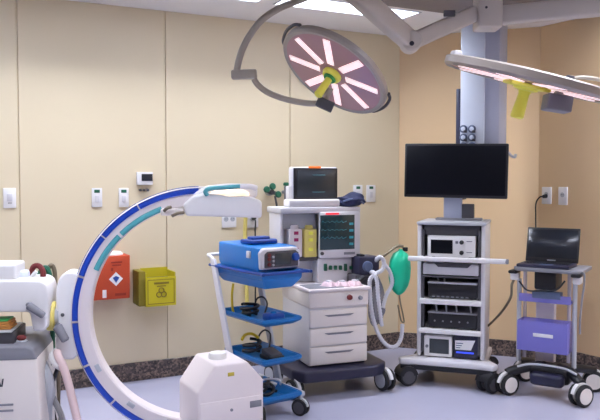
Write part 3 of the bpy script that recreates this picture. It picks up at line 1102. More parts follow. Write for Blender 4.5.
# vaporisers
for (a, b, casing, dial, nm) in ((289, 301.5, 'pearl', 'magenta', 'magenta'), (303.5, 316, 'ycasing', 'yhandle', 'yellow')):
    r = an.rect(a, 229, b, 257, yt)
    vo = MB().box(r[0], r[1], yt - .02, yt + .1, r[2], r[3], bev=.008).build('vaporiser', casing, an.o)
    tag(vo, 'vaporiser with %s markings' % nm, None)
    cx = (r[0] + r[1]) / 2
    MB().lathe([(.034, 0), (.034, .02), (.028, .03)], (cx, yt + .03, r[3] - .002), (0, 0, 1), n=22).build('dial', casing, vo)
    for f in (.28, .62, .86):
        zz = r[2] + (r[3] - r[2]) * f
        MB().box(cx - .017, cx + .017, yt - .024, yt - .018, zz - .012, zz + .012, bev=.002).build('marking', dial, vo)
r = an.rect(286, 257, 318, 261, yt)
box('vaporiser_rail', 'dgrey', tw, r[0], r[1], yt - .01, yt + .1, r[2], r[3], bev=.003)
# ventilator screen
r = an.rect(317.5, 211.5, 357, 257, yt)
sc_ = MB().box(r[0], r[1], yt - .06, yt + .0, r[2], r[3], bev=.010).build('ventilator_screen', 'offwhite', an.o)
r = an.rect(320, 215, 354.5, 249.5, yt - .06)
box('display', 'scr_teal', sc_, r[0], r[1], yt - .064, yt - .058, r[2], r[3], bev=.002)
ss = an.rect(326, 213, 339, 214.6, yt - .064)
box('alarm_light', 'alarm', sc_, ss[0], ss[1], yt - .068, yt - .058, ss[2], ss[3], bev=.002)
m = MB()
for py, amp in ((222, .010), (230, .007), (238, .012)):
    pts = [(r[0] + (r[1] - r[0]) * (i / 20 * .72 + .04), yt - .0655, q(337, py, yt - .064).z + amp * math.sin(i * 1.7) * (1 if i % 4 < 2 else .2)) for i in range(21)]
    m.tube(pts, .0013, n=4, sub=1)
for k in range(4):
    m.box(r[1] - .045, r[1] - .012, yt - .066, yt - .0635, r[2] + .03 + k * .05, r[2] + .048 + k * .05)
m.build('trace', 'scr_line', sc_)
kx = q(322, 253.5, yt - .06)
MB().lathe([(.013, 0), (.012, .014), (.007, .017)], (kx.x, yt - .058, kx.z), (0, -1, 0), n=16).build('knob', 'dgrey', sc_)
ss = an.rect(344, 252, 355, 254.5, yt - .062)
box('button_row', 'mgrey', sc_, ss[0], ss[1], yt - .063, yt - .058, ss[2], ss[3], bev=.001)
# flowmeter knobs under the screen
r = an.rect(318, 258, 354, 274, yt - .02)
fb = MB().box(r[0], r[1], yt - .02, yt + .1, zw, r[3], bev=.006).build('flow_panel', 'offwhite', an.o)
for px, hgt in ((325, 6), (330, 3.6), (335, 3.6), (340, 3.6), (345, 6), (350.5, 3)):
    c = q(px, 268, yt - .02)
    d = hgt * .0068
    MB().box(c.x - .011, c.x + .011, yt - .04, yt - .018, c.z - d * .5, c.z + d * .8, bev=.004).build('flow_knob', 'gdial', fb)
# breathing absorber block on the right
c = q(366, 264, yt - .1)
ab = MB().box(q(356, 264, yt - .1).x, q(376, 264, yt - .1).x, yt - .16, yt + .02, q(366, 274, yt - .1).z, q(366, 256, yt - .1).z, bev=.012).build('absorber', 'navy', an.o)
m = MB().lathe([(.04, 0), (.04, .02), (.03, .028)], (c.x - .02, yt - .158, c.z - .01), (0, -1, 0), n=22)
m.build('gauge', 'blueport', ab)
m = MB().box(c.x - .06, c.x - .02, yt - .12, yt - .02, q(366, 256, yt - .1).z - .002, q(366, 256, yt - .1).z + .015, bev=.004)
m.build('absorber_cap', 'black', ab)
m = MB().box(q(352, 285, yt - .1).x, q(374, 285, yt - .1).x, yt - .16, yt + .05, zw - .03, q(366, 273.5, yt - .1).z, bev=.01)
m.build('absorber_mount', 'dgrey', an.o)
# hoses: corrugated white
ya = yt - .22
m = MB()
m.tube([q(374, 262, yt - .12), q(380, 257, ya), q(384, 262, ya), q(382, 270, ya), q(375, 274, ya), q(370, 280, ya), q(370, 292, ya), q(371, 306, ya), q(374, 322, ya), q(380, 337, ya), q(388, 346, ya), q(396, 346, ya), q(401, 338, ya), q(402.5, 324, ya)], .015, n=12, sub=10, rib=.09)
m.build('breathing_hose', 'hose', an.o)
m = MB()
m.tube([q(370, 272, yt - .14), q(374, 273, ya - .04), q(377, 282, ya - .05), q(378, 296, ya - .05), q(380, 312, ya - .05), q(382, 326, ya - .04)], .014, n=12, sub=10, rib=.09)
m.build('breathing_hose', 'hose', an.o)
m = MB()
m.tube([q(383, 262, ya + .05), q(390, 272, ya + .03), q(392, 284, ya + .03), q(386, 296, ya + .05), q(383, 308, ya + .05)], .014, n=10, sub=10, rib=.08)
m.build('breathing_hose', 'hose', an.o)
# bag arm
yg = yt - .16
m = MB().tube([q(376, 262, yt - .1), q(385, 255, yg), q(394, 248, yg), q(399, 246, yg), q(403, 246.5, yg)], .011, n=10)
m.build('bag_arm', 'bronze', an.o)
# patient gas line, brown
m = MB().tube([q(399, 283, yg + .05), q(400, 300, yg + .06), q(403, 315, yg + .06), q(404, 322, yg + .06), q(401, 320, yg + .05), q(398, 305, yg + .04)], .006, n=8)
m.build('sampling_line', 'bronze', an.o)
# clear plastic bag hanging
c = q(380, 300, yt - .12)
m = MB()
t = bmesh.new()
bmesh.ops.create_icosphere(t, subdivisions=4, radius=1)
for v in t.verts:
    n = math.sin(v.co.x * 6 + v.co.z * 9) * .07 + math.sin(v.co.y * 11 + v.co.z * 4) * .06
    v.co = v.co * (1 + n)
    v.co = V((v.co.x * .065, v.co.y * .045, v.co.z * .19 * 1.0))
    v.co.x *= 1 + .25 * (-v.co.z / .19)
m._add(t, Matrix.Translation((c.x, yt - .06, c.z - .01)))
m.build('hanging_sleeve', 'bag', an.o)
# green reservoir bag
gt = q(401, 249, yg)
gb = q(400, 295, yg)
m = MB()
prof = [(.014, 0), (.02, .01), (.058, .03), (.08, .07), (.089, .13), (.086, .2), (.072, .25), (.046, .29), (.02, .31), (.008, .315)]
L_ = gt.z - gb.z
prof = [(r_ * .98, -z_ / .315 * L_) for r_, z_ in prof]
m.lathe(prof, (0, 0, 0), (0, 0, 1), n=30)
bmesh.ops.transform(m.bm, matrix=Matrix.Translation((gt.x - .004, yg, gt.z)) @ Matrix.Rotation(R(2), 4, 'Y') @ Matrix.Diagonal((1, .8, 1, 1)), verts=m.bm.verts)
gbg = m.build('reservoir_bag', 'green', an.o)
tag(gbg, 'green rubber reservoir bag', None)
c = q(406.5, 252, yg - .02)
MB().cyl((c.x, yg, gt.z - .018), (c.x, yg, gt.z + .012), .02, n=16, bev=.004).build('bag_neck', 'black', gbg)

# things on the worktop
zpk = zw + .001
for k, (px, py, rot, sx, lab) in enumerate(((329, 281, 30, .045, 'pink white packet nearer the flow knobs on the worktop'), (342.5, 284, -15, .05, 'crumpled pink white packet in the middle of the worktop front edge'), (354.5, 281, 10, .04, 'white packet at the right end of the worktop by the hoses'))):
    yy = .07 + .03 * (k == 0)
    c = q(px, py, yy)
    pk = T('gauze_packet', lab, 'packet', an.w((c.x, yy, zpk)), RA + R(rot))
    t = bmesh.new()
    bmesh.ops.create_grid(t, x_segments=10, y_segments=8, size=1)
    for v in t.verts:
        e = (1 - v.co.x ** 4) * (1 - v.co.y ** 4)
        v.co.z = .006 + e * (.028 + .012 * math.sin(v.co.x * 5 + k) * math.cos(v.co.y * 4))
        v.co.x *= sx
        v.co.y *= .05
    ret = bmesh.ops.extrude_face_region(t, geom=t.faces[:])
    for v in [g for g in ret['geom'] if isinstance(g, bmesh.types.BMVert)]:
        v.co.z = 0
    m = MB()
    m._add(t)
    m.build('pouch', 'pack', pk.o)
    MB().box(-sx * .5, sx * .3, -.02, .012, .03, .042, bev=.004, mtx=None).build('label_patch', 'white_lbl' if k != 1 else 'lgrey', pk.o)
c = q(362, 280, .05)
pk = T('mask_connector', 'black elbow connector at the right edge of the worktop', 'connector', an.w((x1 - .0, .12, zpk)), RA)
MB().tube([(-.03, 0, .018), (.0, 0, .03), (.025, 0, .05)], .017, n=12).build('elbow', 'black', pk.o)
MB().cyl((-.045, 0, .018), (-.02, 0, .018), .02, .02, n=16).build('port', 'mgrey', pk.o)

# patient monitor on the shelf
c = q(313, 206, yt + .02)
pm = T('patient_monitor', 'grey patient monitor with an orange alarm light on the top shelf', 'monitor', an.w((c.x, yt + .04, zs1 + .001)), RA)
g = lambda px, py, y=-.02: pm.at(px, py, y)
r = pm.rect(292, 167, 337.5, 200, -.03)
tilt = .02
m = MB().box(r[0], r[1], -.03, .05, r[2], r[3], bev=.014, seg=3)
m.box(r[0] + .04, r[1] - .04, .04, .12, r[2] + .03, r[3] - .04, bev=.02, seg=3)
cs = m.build('casing', 'offwhite', pm.o)
r2 = pm.rect(293.3, 168, 337.2, 199.2, -.03)
box('screen_bezel', 'black', cs, r2[0], r2[1], -.036, -.028, r2[2], r2[3], bev=.004)
r3 = pm.rect(297, 170.5, 335, 197, -.036)
box('display', 'scr_grey', cs, r3[0], r3[1], -.039, -.034, r3[2], r3[3], bev=.002)
m = MB()
for py in (175, 192):
    z = g(320, py, -.039).z
    m.tube([(r3[0] + .12 + .006 * i, -.040, z + .004 * math.sin(i * 2.1)) for i in range(18)], .0012, n=4, sub=1)
m.build('trace', 'scr_line', cs)
r4 = pm.rect(309, 166.2, 321, 168.4, -.036)
box('alarm_light', 'alarm_o', cs, r4[0], r4[1], -.040, -.02, r4[2], r4[3], bev=.004)
r5 = pm.rect(287, 199.5, 339, 205.5, -.05)
MB().box(r5[0] + .01, r5[1], -.07, .06, 0.0, r5[3] + .002, bev=.012, seg=3).build('base', 'white', pm.o)
r6 = pm.rect(288, 186, 293, 200, -.0)
MB().box(r6[0], r6[1], -.02, .05, r6[2], r6[3], bev=.006).build('side_module', 'white', cs)

# cuff on the shelf right
c = q(347, 206, yt - .0)
cu = T('pressure_cuff', 'navy fabric pressure cuff slumped over the right end of the top shelf', 'cuff', an.w((tx1 - .045, yt + .03, zs1)), RA)
t = bmesh.new()
bmesh.ops.create_icosphere(t, subdivisions=4, radius=1)
for v in t.verts:
    n = .10 * math.sin(v.co.x * 5 + 1) * math.cos(v.co.y * 6) + .08 * math.sin(v.co.z * 8 + v.co.x * 4)
    v.co *= (1 + n)
    v.co = V((v.co.x * .112, v.co.y * .085, max(0.001, .042 + v.co.z * .055 + (.012 * math.sin(v.co.x * 3)))))
m = MB()
m._add(t)
m.build('cuff', 'navyfab', cu.o)
m = MB().tube([(-.085, -.06, .04), (-.03, -.075, .055), (.05, -.07, .05), (.09, -.05, .022)], .008, n=8)
m.build('edge_tape', 'blueport', cu.o)

# ------------------------------------------------------------------ VIDEO CART
RE = R(-19)
fe = PZ(449, 387.5, 0)
ec = T('video_cart', 'white and grey equipment rack cart on black casters under the large black monitor', 'cart', (fe.x, fe.y, 0), RE)
e = lambda px, py, y=.06: ec.at(px, py, y)
yf = .06
X0, X1 = e(417, 290).x, e(485, 290).x
Zt = e(452, 222).z
Zb = e(452, 357).z
ww_ = .03
for s, xx in ((-1, X0), (1, X1 - ww_)):
    up = MB().prism([(xx, Zb - .01), (xx + ww_, Zb - .01), (xx + ww_ - (.0 if s < 0 else .0), Zt), (xx, Zt)], 'y', yf, yf + .46, bev=.01).build('upright', 'offwhite', ec.o)
    xi = xx + (ww_ - .012 if s < 0 else 0)
    box('channel', 'dgrey', up, (xx + ww_ if s < 0 else xx - .022), (xx + ww_ + .022 if s < 0 else xx), yf + .006, yf + .05, Zb + .02, Zt - .06, bev=.002)
MB().box(X0 + ww_ - .004, X1 - ww_ + .004, yf + .43, yf + .45, Zb, Zt - .02).build('back_panel', 'dgrey', ec.o)
MB().box(X0 - .004, X1 + .004, yf - .01, yf + .47, Zt - .025, Zt, bev=.008).build('top_shelf', 'lgrey', ec.o)
xi0, xi1 = X0 + ww_ + .014, X1 - ww_ - .014
r = ec.rect(425, 226, 480, 236, yf)
MB().box(xi0, xi1, yf + .03, yf + .42, r[2], Zt - .026, bev=.006).build('upper_bay', 'dgrey', ec.o)


def shelf(py0, py1, m='white', over=.02):
    z0, z1 = e(452, py1).z, e(452, py0).z
    return MB().box(xi0 - over, xi1 + over, yf - .035, yf + .42, z0, z1, bev=.005).build('shelf', m, ec.o), z1


s1, z_s1 = shelf(258, 261.5, 'offwhite', 0)
s2, z_s2 = shelf(276, 277.5, 'dgrey', -.001)
s3, z_s3 = shelf(299.5, 304.5)
s4, z_s4 = shelf(329.5, 334)
# push bar across
r = ec.rect(408, 257.5, 507, 262.5, yf - .07)
m = MB().tube([(X1 + .01, yf + .1, (r[2] + r[3]) / 2), (X1 + .03, yf - .04, (r[2] + r[3]) / 2), (X1 + .0, yf - .07, (r[2] + r[3]) / 2)], .016, n=10)
m = MB().box(r[0], r[1], yf - .085, yf - .055, r[2], r[3], bev=.01, seg=3)
m.box(xi0 - .03, xi0 + .0, yf - .06, yf + .02, r[2] + .004, r[3] - .004)
m.box(xi1, xi1 + .03, yf - .06, yf + .02, r[2] + .004, r[3] - .004)
hb = m.build('push_bar', 'white', ec.o)
MB().cyl((r[1] - .012, yf - .07, (r[2] + r[3]) / 2), (r[1] + .012, yf - .07, (r[2] + r[3]) / 2), .018, n=16, bev=.004).build('bar_end', 'mgrey', hb)
# drawer
r = ec.rect(428, 264, 478, 275, yf)
dr = MB().box(xi0 + .003, xi1 - .003, yf - .02, yf + .36, r[2], r[3], bev=.006).build('drawer', 'offwhite', ec.o)
r = ec.rect(434, 263.5, 472, 267.5, yf - .02)
MB().prism([(r[0], r[3]), (r[0] + .03, r[2]), (r[1] - .03, r[2]), (r[1], r[3])], 'y', yf - .026, yf - .012, bev=.003).build('handle', 'dgrey', dr)
# base
zb0, zb1 = e(450, 366).z, e(450, 354).z
m = MB()
xl, xr = e(402, 362, 0).x, e(494, 362, 0).x
m.prism([(xl, -.06), (xl + .10, -.04), (xr - .10, -.04), (xr, -.06), (xr + .03, -.0), (X1 + .02, .14), (X1 + .02, .45), (X1 + .02, .56), (X1 - .06, .57), (X1 - .1, .5), (X0 + .1, .5), (X0 + .06, .57), (X0 - .02, .56), (X0 - .02, .45), (X0 - .02, .14), (xl - .03, 0)], 'z', zb0 + .012, zb0 + .055, bev=.012, seg=2)
m.build('base', 'offwhite', ec.o)
m = MB()
m.prism([(xl + .0, -.062), (xl + .10, -.045), (xr - .10, -.045), (xr, -.062), (xr + .02, -.0), (X1, .45), (X0, .45), (xl - .02, 0)], 'z', zb0 - .022, zb0 + .014, bev=.008)
m.build('bumper', 'black', ec.o)
for x, y in ((xl + .035, .0), (xr - .035, .0), (xl + .09, .50), (xr - .09, .50)):
    caster(ec, x, y - .02, r=.07, w=.11, hood=.56, body='black', hub='dgrey', turn=R(-58 if x < 0 else -40), top=zb0 - .015)


# devices standing on the shelves: things of their own
def device(name, label, cat, px0, py0, px1, py1, zshelf, casing, dep=.34, y=0.0):
    ro = ec.rect(px0, py0, px1, py1, yf + y)
    t_ = T(name, label, cat, ec.w(((ro[0] + ro[1]) / 2, yf + y, zshelf + .001)), RE)
    hw = (ro[1] - ro[0]) / 2
    hh = ro[3] - zshelf - .001
    c_ = MB().box(-hw, hw, 0, dep, .006, hh, bev=.008).build('casing', casing, t_.o)
    for sx in (-1, 1):
        for yy in (.04, dep - .04):
            MB().cyl((sx * (hw - .04), yy, 0), (sx * (hw - .04), yy, .008), .012, n=12).build('foot', 'rubber', t_.o)
    return t_, c_, hw, hh


d1, c1, hw, hh = device('video_processor', 'white video processor with a black display and two knobs on the upper shelf', 'processor', 427.5, 236, 475.5, 257.5, z_s1, 'white')
box('display', 'screen', c1, -hw + .025, .01, -.004, .004, .03, hh - .03, bev=.002)
for z in (hh - .045, .04):
    MB().lathe([(.016, 0), (.015, .02), (.009, .024)], (.075, .002, z), (0, -1, 0), n=18).build('knob', 'black', c1)
m = MB()
m.box(.03, .05, -.003, .004, hh - .055, hh - .035, bev=.001)
m.box(.11, .15, -.003, .004, hh - .04, hh - .034)
m.box(.11, .15, -.003, .004, .04, .046)
m.build('button', 'mgrey', c1)
d2, c2, hw, hh = device('video_recorder', 'flat black recorder under a grey lid on the middle shelf', 'recorder', 428, 284, 477, 299, z_s3, 'black')
box('lid', 'lgrey', c2, -hw - .002, hw + .002, -.004, .34, hh - .002, hh + .012, bev=.003)
m = MB()
for k in range(8):
    m.box(-hw + .03 + k * .035, -hw + .05 + k * .035, -.003, .003, .012, .022)
m.build('button_row', 'mgrey', c2)
d3, c3, hw, hh = device('equipment_unit', 'flat dark unit on the shelf above the white bottom unit', 'device', 428, 314, 477, 329, z_s4, 'black')
box('lid', 'mgrey', c3, -hw - .002, hw + .002, -.004, .34, hh - .002, hh + .010, bev=.003)
m = MB()
for k in range(5):
    m.cyl((-hw + .05 + k * .06, -.004, hh * .5), (-hw + .05 + k * .06, .004, hh * .5), .007, n=10)
m.build('button_row', 'mgrey', c3)
zbase = zb0 + .056
d4, c4, hw, hh = device('console', 'small white console with a grey display at the left of the cart base', 'console', 424, 336, 452, 354, zbase, 'white', dep=.28)
box('display', 'scr_grey', c4, -hw + .04, hw - .022, -.004, .004, .03, hh - .022, bev=.002)
MB().lathe([(.012, 0), (.011, .012), (.006, .015)], (-hw + .022, .002, hh * .5), (0, -1, 0), n=14).build('knob', 'mgrey', c4)
d5, c5, hw, hh = device('camera_console', 'black console with a white sticker at the right of the cart base', 'console', 453.5, 334.5, 478, 355, zbase, 'navy', dep=.28)
MB().prism([(-hw + .012, hh * .38), (hw - .05, hh * .38), (hw - .02, hh * .78), (-hw + .012, hh * .74)], 'y', -.003, .003).build('sticker', 'white_lbl', c5)
box('status_light', 'blueled', c5, -hw + .02, hw - .03, -.003, .003, hh * .24, hh * .30)
m = MB()
for k in range(3):
    m.box(-hw + .018, -hw + .05 + .01 * k, -.0045, -.002, hh * (.44 + .09 * k), hh * (.47 + .09 * k))
m.build('sticker_lines', 'blueport', c5)
# cables dangling between the shelves
for (px, pa, pb, zlab, nm) in ((438, 277, 284, 'upper', 1), (444, 277, 284, 'upper', 2), (436, 304.5, 313.5, 'lower', 3), (446, 304.5, 313.5, 'lower', 4), (456, 304.5, 313.5, 'lower', 5), (470, 304.5, 313.5, 'lower', 6)):
    a, b = e(px, pa, yf + .03), e(px + 1, pb, yf + .03)
    MB().cyl(a, b, .007, .006, n=10).build('cable_clip', 'lgrey', ec.o)

# monitor on its post
mt = T('monitor', 'large black flat monitor on the post above the video cart', 'monitor', ec.w((e(455, 222, .3).x, .3, Zt + .001)), RE)
g = lambda px, py, y=-.06: mt.at(px, py, y)
r = mt.rect(404.5, 143.5, 508, 198, -.08)
tm = Matrix.Translation(((r[0] + r[1]) / 2, -.08, (r[2] + r[3]) / 2)) @ Matrix.Rotation(R(.9), 4, 'Y')
hx, hz = (r[1] - r[0]) / 2, (r[3] - r[2]) / 2
fr = MB().box(-hx, hx, 0, .05, -hz, hz, bev=.008, mtx=tm).build('frame', 'black', mt.o)
MB().box(-hx + .016, hx - .016, -.003, .004, -hz + .022, hz - .016, bev=.001, mtx=tm).build('display', 'screen', fr)
r = mt.rect(444, 198, 462, 222, .0)
MB().box(r[0], r[1], -.025, .03, .0, r[3] + .25, bev=.006).build('post', 'column_s', mt.o)
r2 = mt.rect(462, 204, 474, 222, .0)
MB().box(r2[0] + .001, r2[1], -.03, .04, .0, r2[3], bev=.006).build('post_clamp', 'dgrey', mt.o)
MB().box(r[0] - .06, r2[1] + .06, -.04, .06, 0, .018, bev=.005).build('foot_plate', 'mgrey', mt.o)
zc_ = (mt.Z(160, 0, 455))
MB().box(r[0] - .04, r[1] + .06, -.034, -.02, zc_ - .1, zc_ + .1, bev=.004).build('mount_plate', 'dgrey', mt.o)
hk = MB().tube([g(508, 152, -.05), g(511.5, 156, -.05), g(515, 157, -.06), g(515.5, 154, -.06)], .010, n=8).build('side_hook', 'lgrey', mt.o)

# ------------------------------------------------------------------ LAPTOP CART
RL = R(-33)
fl_ = PZ(546, 400.5, 0)
lc = T('laptop_cart', 'slim wheeled cart with violet trays and a black star base', 'cart', (fl_.x, fl_.y, 0), RL)
l = lambda px, py, y=.1: lc.at(px, py, y)
yl = .10
zt_ = l(546, 268, yl).z
# platform
xa, xb = l(512, 270, yl - .04).x, l(583, 270, yl - .04).x
MB().prism([(xa + .03, yl - .05), (xb - .03, yl - .05), (xb, yl + .0), (xb - .01, yl + .32), (xa + .01, yl + .32), (xa, yl + .0)], 'z', zt_ - .028, zt_, bev=.010).build('platform', 'mgrey', lc.o)
for s, px in ((-1, 514.5), (1, 577)):
    x = l(px, 272, yl).x
    MB().box(x - .032, x + .032, yl - .055, yl + .05, zt_ - .05, zt_ - .026, bev=.010).build('hinge_cap', 'black', lc.o)
    MB().box(x - .028, x + .028, yl - .02, yl + .06, zt_ - .10, zt_ - .045, bev=.012).build('clamp', 'white', lc.o)
    x2 = l(518 if s < 0 else 574, 300, yl).x
    MB().cyl((x2, yl + .03, zt_ - .09), (x2, yl + .03, .22), .016, n=14).build('side_rail', 'lgrey', lc.o)
    x3 = l(523.5 if s < 0 else 568, 300, yl + .2).x
    MB().cyl((x3, yl + .24, zt_ - .03), (x3, yl + .24, .2), .014, n=14).build('rear_rail', 'paleclear', lc.o)
# central column
r = lc.rect(536, 300, 555, 365, yl + .12)
MB().box(r[0], r[1], yl + .10, yl + .16, .16, zt_ - .028, bev=.012).build('column', 'pearl', lc.o)
# under-platform black box
r = lc.rect(534, 278, 556, 290, yl)
MB().box(r[0], r[1], yl + .0, yl + .18, r[2], zt_ - .026, bev=.012).build('battery_box', 'black', lc.o)
# upper violet tray
r = lc.rect(519, 292, 571, 303, yl)
tra = MB().box(r[0], r[1], yl - .0, yl + .09, r[2], r[2] + .022, bev=.006)
tra.box(r[0], r[1], yl - .004, yl + .006, r[2], r[3] - .02, bev=.004)
tra = tra.build('upper_tray', 'purple', lc.o)
r = lc.rect(532, 292, 561, 299, yl - .0)
MB().box(r[0], r[1], yl - .008, yl + .06, r[2] + .0, r[3], bev=.006).build('tray_box', 'blueport', tra)
# lower violet basket, hollow
r = lc.rect(519, 321, 569, 351, yl)
w = .006
m = MB()
yb_ = yl + .095
m.box(r[0], r[1], yl - .05, yl - .05 + w, r[2], r[3], bev=.002)
m.box(r[0], r[0] + w, yl - .05 + w, yb_, r[2], r[3], bev=.002)
m.box(r[1] - w, r[1], yl - .05 + w, yb_, r[2], r[3], bev=.002)
m.box(r[0] + w, r[1] - w, yb_ - w, yb_, r[2], r[3], bev=.002)
m.box(r[0] + w, r[1] - w, yl - .05 + w, yb_ - w, r[2], r[2] + w)
bk = m.build('basket', 'purple', lc.o)
r2 = lc.rect(533, 334, 553, 337.5, yl - .05)
MB().box(r2[0], r2[1], yl - .053, yl - .049, r2[2], r2[3], bev=.001).build('name_strip', 'white_lbl', bk)
# star base
xl = l(507, 380, 0).x
xr = l(581, 385, 0).x
zl = .18
m = MB()
for sx, xx in ((-1, xl), (1, xr)):
    m.tube([(sx * .05, .16, zl + .02), (sx * .14, .09, zl + .015), (xx * .86, .03, zl - .01), (xx, .0, zl - .03)], .034, n=12)
    m.tube([(sx * .06, .2, zl + .01), (sx * .16, .3, zl + .0), (xx * 1.0, .42, zl - .03)], .03, n=12)
m.box(-.14, .14, .06, .26, zl - .08, zl + .04, bev=.03, seg=3)
m.build('star_base', 'black', lc.o)
m = MB()
m.tube([(-.2, -.0, zl + .03), (-.1, .02, zl + .055), (.1, .02, zl + .055), (.2, -.0, zl + .03)], .008, n=8)
m.build('base_trim', 'lgrey', lc.o)
MB().box(-.12, .11, -.0, .1, zl - .09, zl - .0, bev=.03, seg=3).build('base_cover', 'navy', lc.o)
for x, y, tn in ((xl, 0, -32), (xr, .0, -32), (xl, .42, -45), (xr, .42, -75)):
    caster(lc, x, y, r=.076, w=.085, body='white', hub='cream', turn=R(tn), top=.155)
# cables of the cart
m = MB().tube([l(517, 275, yl + .05), l(512, 284, yl), l(511, 296, yl), l(506, 306, yl + .1), l(498, 316, yl + .2), l(488, 326, yl + .25)], .009, n=8)
m.build('mains_cable', 'bronze', lc.o)
m = MB().tube([l(579, 271, yl), l(584, 274, yl - .02), l(584, 285, yl), l(582, 300, yl + .02), l(580, 322, yl + .02), l(580, 334, yl + .04)], .007, n=8)
m.build('cable', 'gcable', lc.o)
m = MB().tube([l(519, 281, yl - .03), l(527, 290, yl - .035), l(540, 291, yl - .035), l(556, 290, yl - .035), l(565, 281, yl - .03)], .006, n=8)
m.build('cable', 'cable', lc.o)

# laptop
lp = T('laptop', 'open black laptop standing on the slim cart below the wall sockets', 'laptop', lc.w((l(546, 268, yl).x, yl + .08, zt_ + .001)), RL)
g = lambda px, py, y=.0: lp.at(px, py, y)
xa, xb = g(521, 265).x, g(573, 265).x
MB().box(xa, xb, -.12, .13, .0, .022, bev=.006).build('base', 'navy', lp.o)
m = MB()
for rI in range(5):
    for cI in range(14):
        wx = (xb - xa - .05) / 14
        m.box(xa + .025 + cI * wx + .002, xa + .025 + (cI + 1) * wx - .002, .10 - rI * .026 - .021, .10 - rI * .026, .0215, .0255)
m.build('keyboard', 'black', lp.o)
MB().box(-.045, .045, -.105, -.045, .0215, .0235, bev=.001).build('touchpad', 'blueport', lp.o)
r = lp.rect(526, 228, 578.5, 264, .17)
sh = MB()
zt2 = r[3] - .02
x_c = (xa + xb) / 2
hwid = (r[1] - r[0]) / 2
tm = Matrix.Translation((x_c, .13, .02)) @ Matrix.Rotation(R(-14), 4, 'X')
Hs = (zt2 - .0) / math.cos(R(14))
ld = MB().box(-hwid, hwid, 0, .014, 0, Hs, bev=.005, mtx=tm).build('lid', 'black', lp.o)
MB().box(-hwid + .012, hwid - .012, -.002, .004, .03, Hs - .014, bev=.001, mtx=tm).build('display', 'panel_dark', ld)
MB().box(-.03, .03, -.003, .004, .010, .016, mtx=tm).build('maker_mark', 'lgrey', ld)

# ------------------------------------------------------------------ PENDANT COLUMN
pc0 = PY(479, 150, 5.62)
TP = R(-28)
pc = T('ceiling_pendant', 'pale blue medical gas column hanging from the ceiling behind the monitor', 'pendant', (pc0.x, pc0.y, 1.30), TP)
xa, xb = pc.X(460, -.12, 120), pc.X(484, -.12, 120)
depth = (pc.X(498, .1, 120) - xb)
zz0 = pc.Z(185, -.12, 479)
MB().box(xa, xb, -.12, .22, zz0, H - 1.3 - .001, bev=.008).build('column', 'column', pc.o)
xr2 = xb
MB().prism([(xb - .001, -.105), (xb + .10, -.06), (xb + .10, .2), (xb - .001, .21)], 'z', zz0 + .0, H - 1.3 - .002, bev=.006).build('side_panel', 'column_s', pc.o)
MB().box(xa - .05, xa - .002, -.06, .1, pc.Z(200, -.1, 460), pc.Z(88, -.1, 460), bev=.006).build('cable_duct', 'navy', pc.o)
MB().box(xa - .07, xb + .12, -.18, .26, H - 1.3 - .05, H - 1.3 - .001, bev=.01).build('ceiling_plate', 'lampgrey', pc.o)
for py in (129, 137.5, 146):
    for px in (463.5, 472):
        c = pc.at(px, py, -.12)
        fo = MB().lathe([(.03, 0), (.03, .008), (.024, .014)], (c.x, -.119, c.z), (0, -1, 0), n=22).build('gas_port', 'blueport', pc.o)
        MB().lathe([(.018, 0), (.016, .008), (.008, .01)], (c.x, -.131, c.z), (0, -1, 0), n=16).build('port_cover', 'column', fo)
        MB().box(c.x + .006, c.x + .03, -.14, -.131, c.z - .03, c.z - .012, bev=.002).build('port_key', 'ink', fo)

# ------------------------------------------------------------------ SURGICAL LAMPS
YH = 4.55
hub0 = PY(487.5, 15, YH)
hb = T('lamp_mount', 'grey ceiling mount where the arms of both surgical lamps meet', 'ceiling mount', (hub0.x, hub0.y, H), 0)
zb = PY(487, 30, YH).z - H
hw = (PY(499.5, 20, YH).x - PY(475.5, 20, YH).x) / 2
MB().box(-hw, hw, -.085, .085, zb, -.001, bev=.014, seg=3).build('hub', 'armgrey', hb.o)
MB().lathe([(.17, -.032), (.17, -.055), (.15, -.07)], (0, 0, 0), (0, 0, 1), n=36).build('cover', 'lampgrey', hb.o)
m = MB()
for dx in (-.03,):
    m.cyl((dx, -.09, zb + .12), (dx, -.082, zb + .12), .008, n=10)
m.build('screw', 'ink', hb.o)


def beam(name, m, parent, p0, p1, h, w, bev=.012, rot=None):
    p0, p1 = V(p0), V(p1)
    d = p1 - p0
    L = d.length
    x = d.normalized()
    yv = V((0, 0, 1)).cross(x).normalized()
    zv = x.cross(yv)
    mt_ = Matrix((x, yv, zv)).transposed().to_4x4()
    mt_.translation = p0
    return MB().box(0, L, -w / 2, w / 2, -h / 2, h / 2, bev=bev, seg=3, mtx=mt_).build(name, m, parent)


# lamp seen face-on
YL1 = 4.05
lcn = PY(333, 73.5, YL1)
s1 = T('surgical_lamp', 'round surgical lamp tilted towards the room showing its lit face and yellow handle', 'surgical lamp', lcn, 0)
o = s1.o
org = V(lcn)
tocam = (CO - org).normalized()
imx = V((-.574, 0, -.819))
imx = (imx - tocam * imx.dot(tocam)).normalized()
cosf = .485
nrm = (imx * math.sqrt(1 - cosf ** 2) + tocam * cosf).normalized()      # lit side
ez = -nrm                                                                # local z points to the back of the lamp
ex = tocam.cross(imx).normalized()
ey = ez.cross(ex)
LM = Matrix((ex, ey, ez)).transposed().to_4x4()
Rl = .325


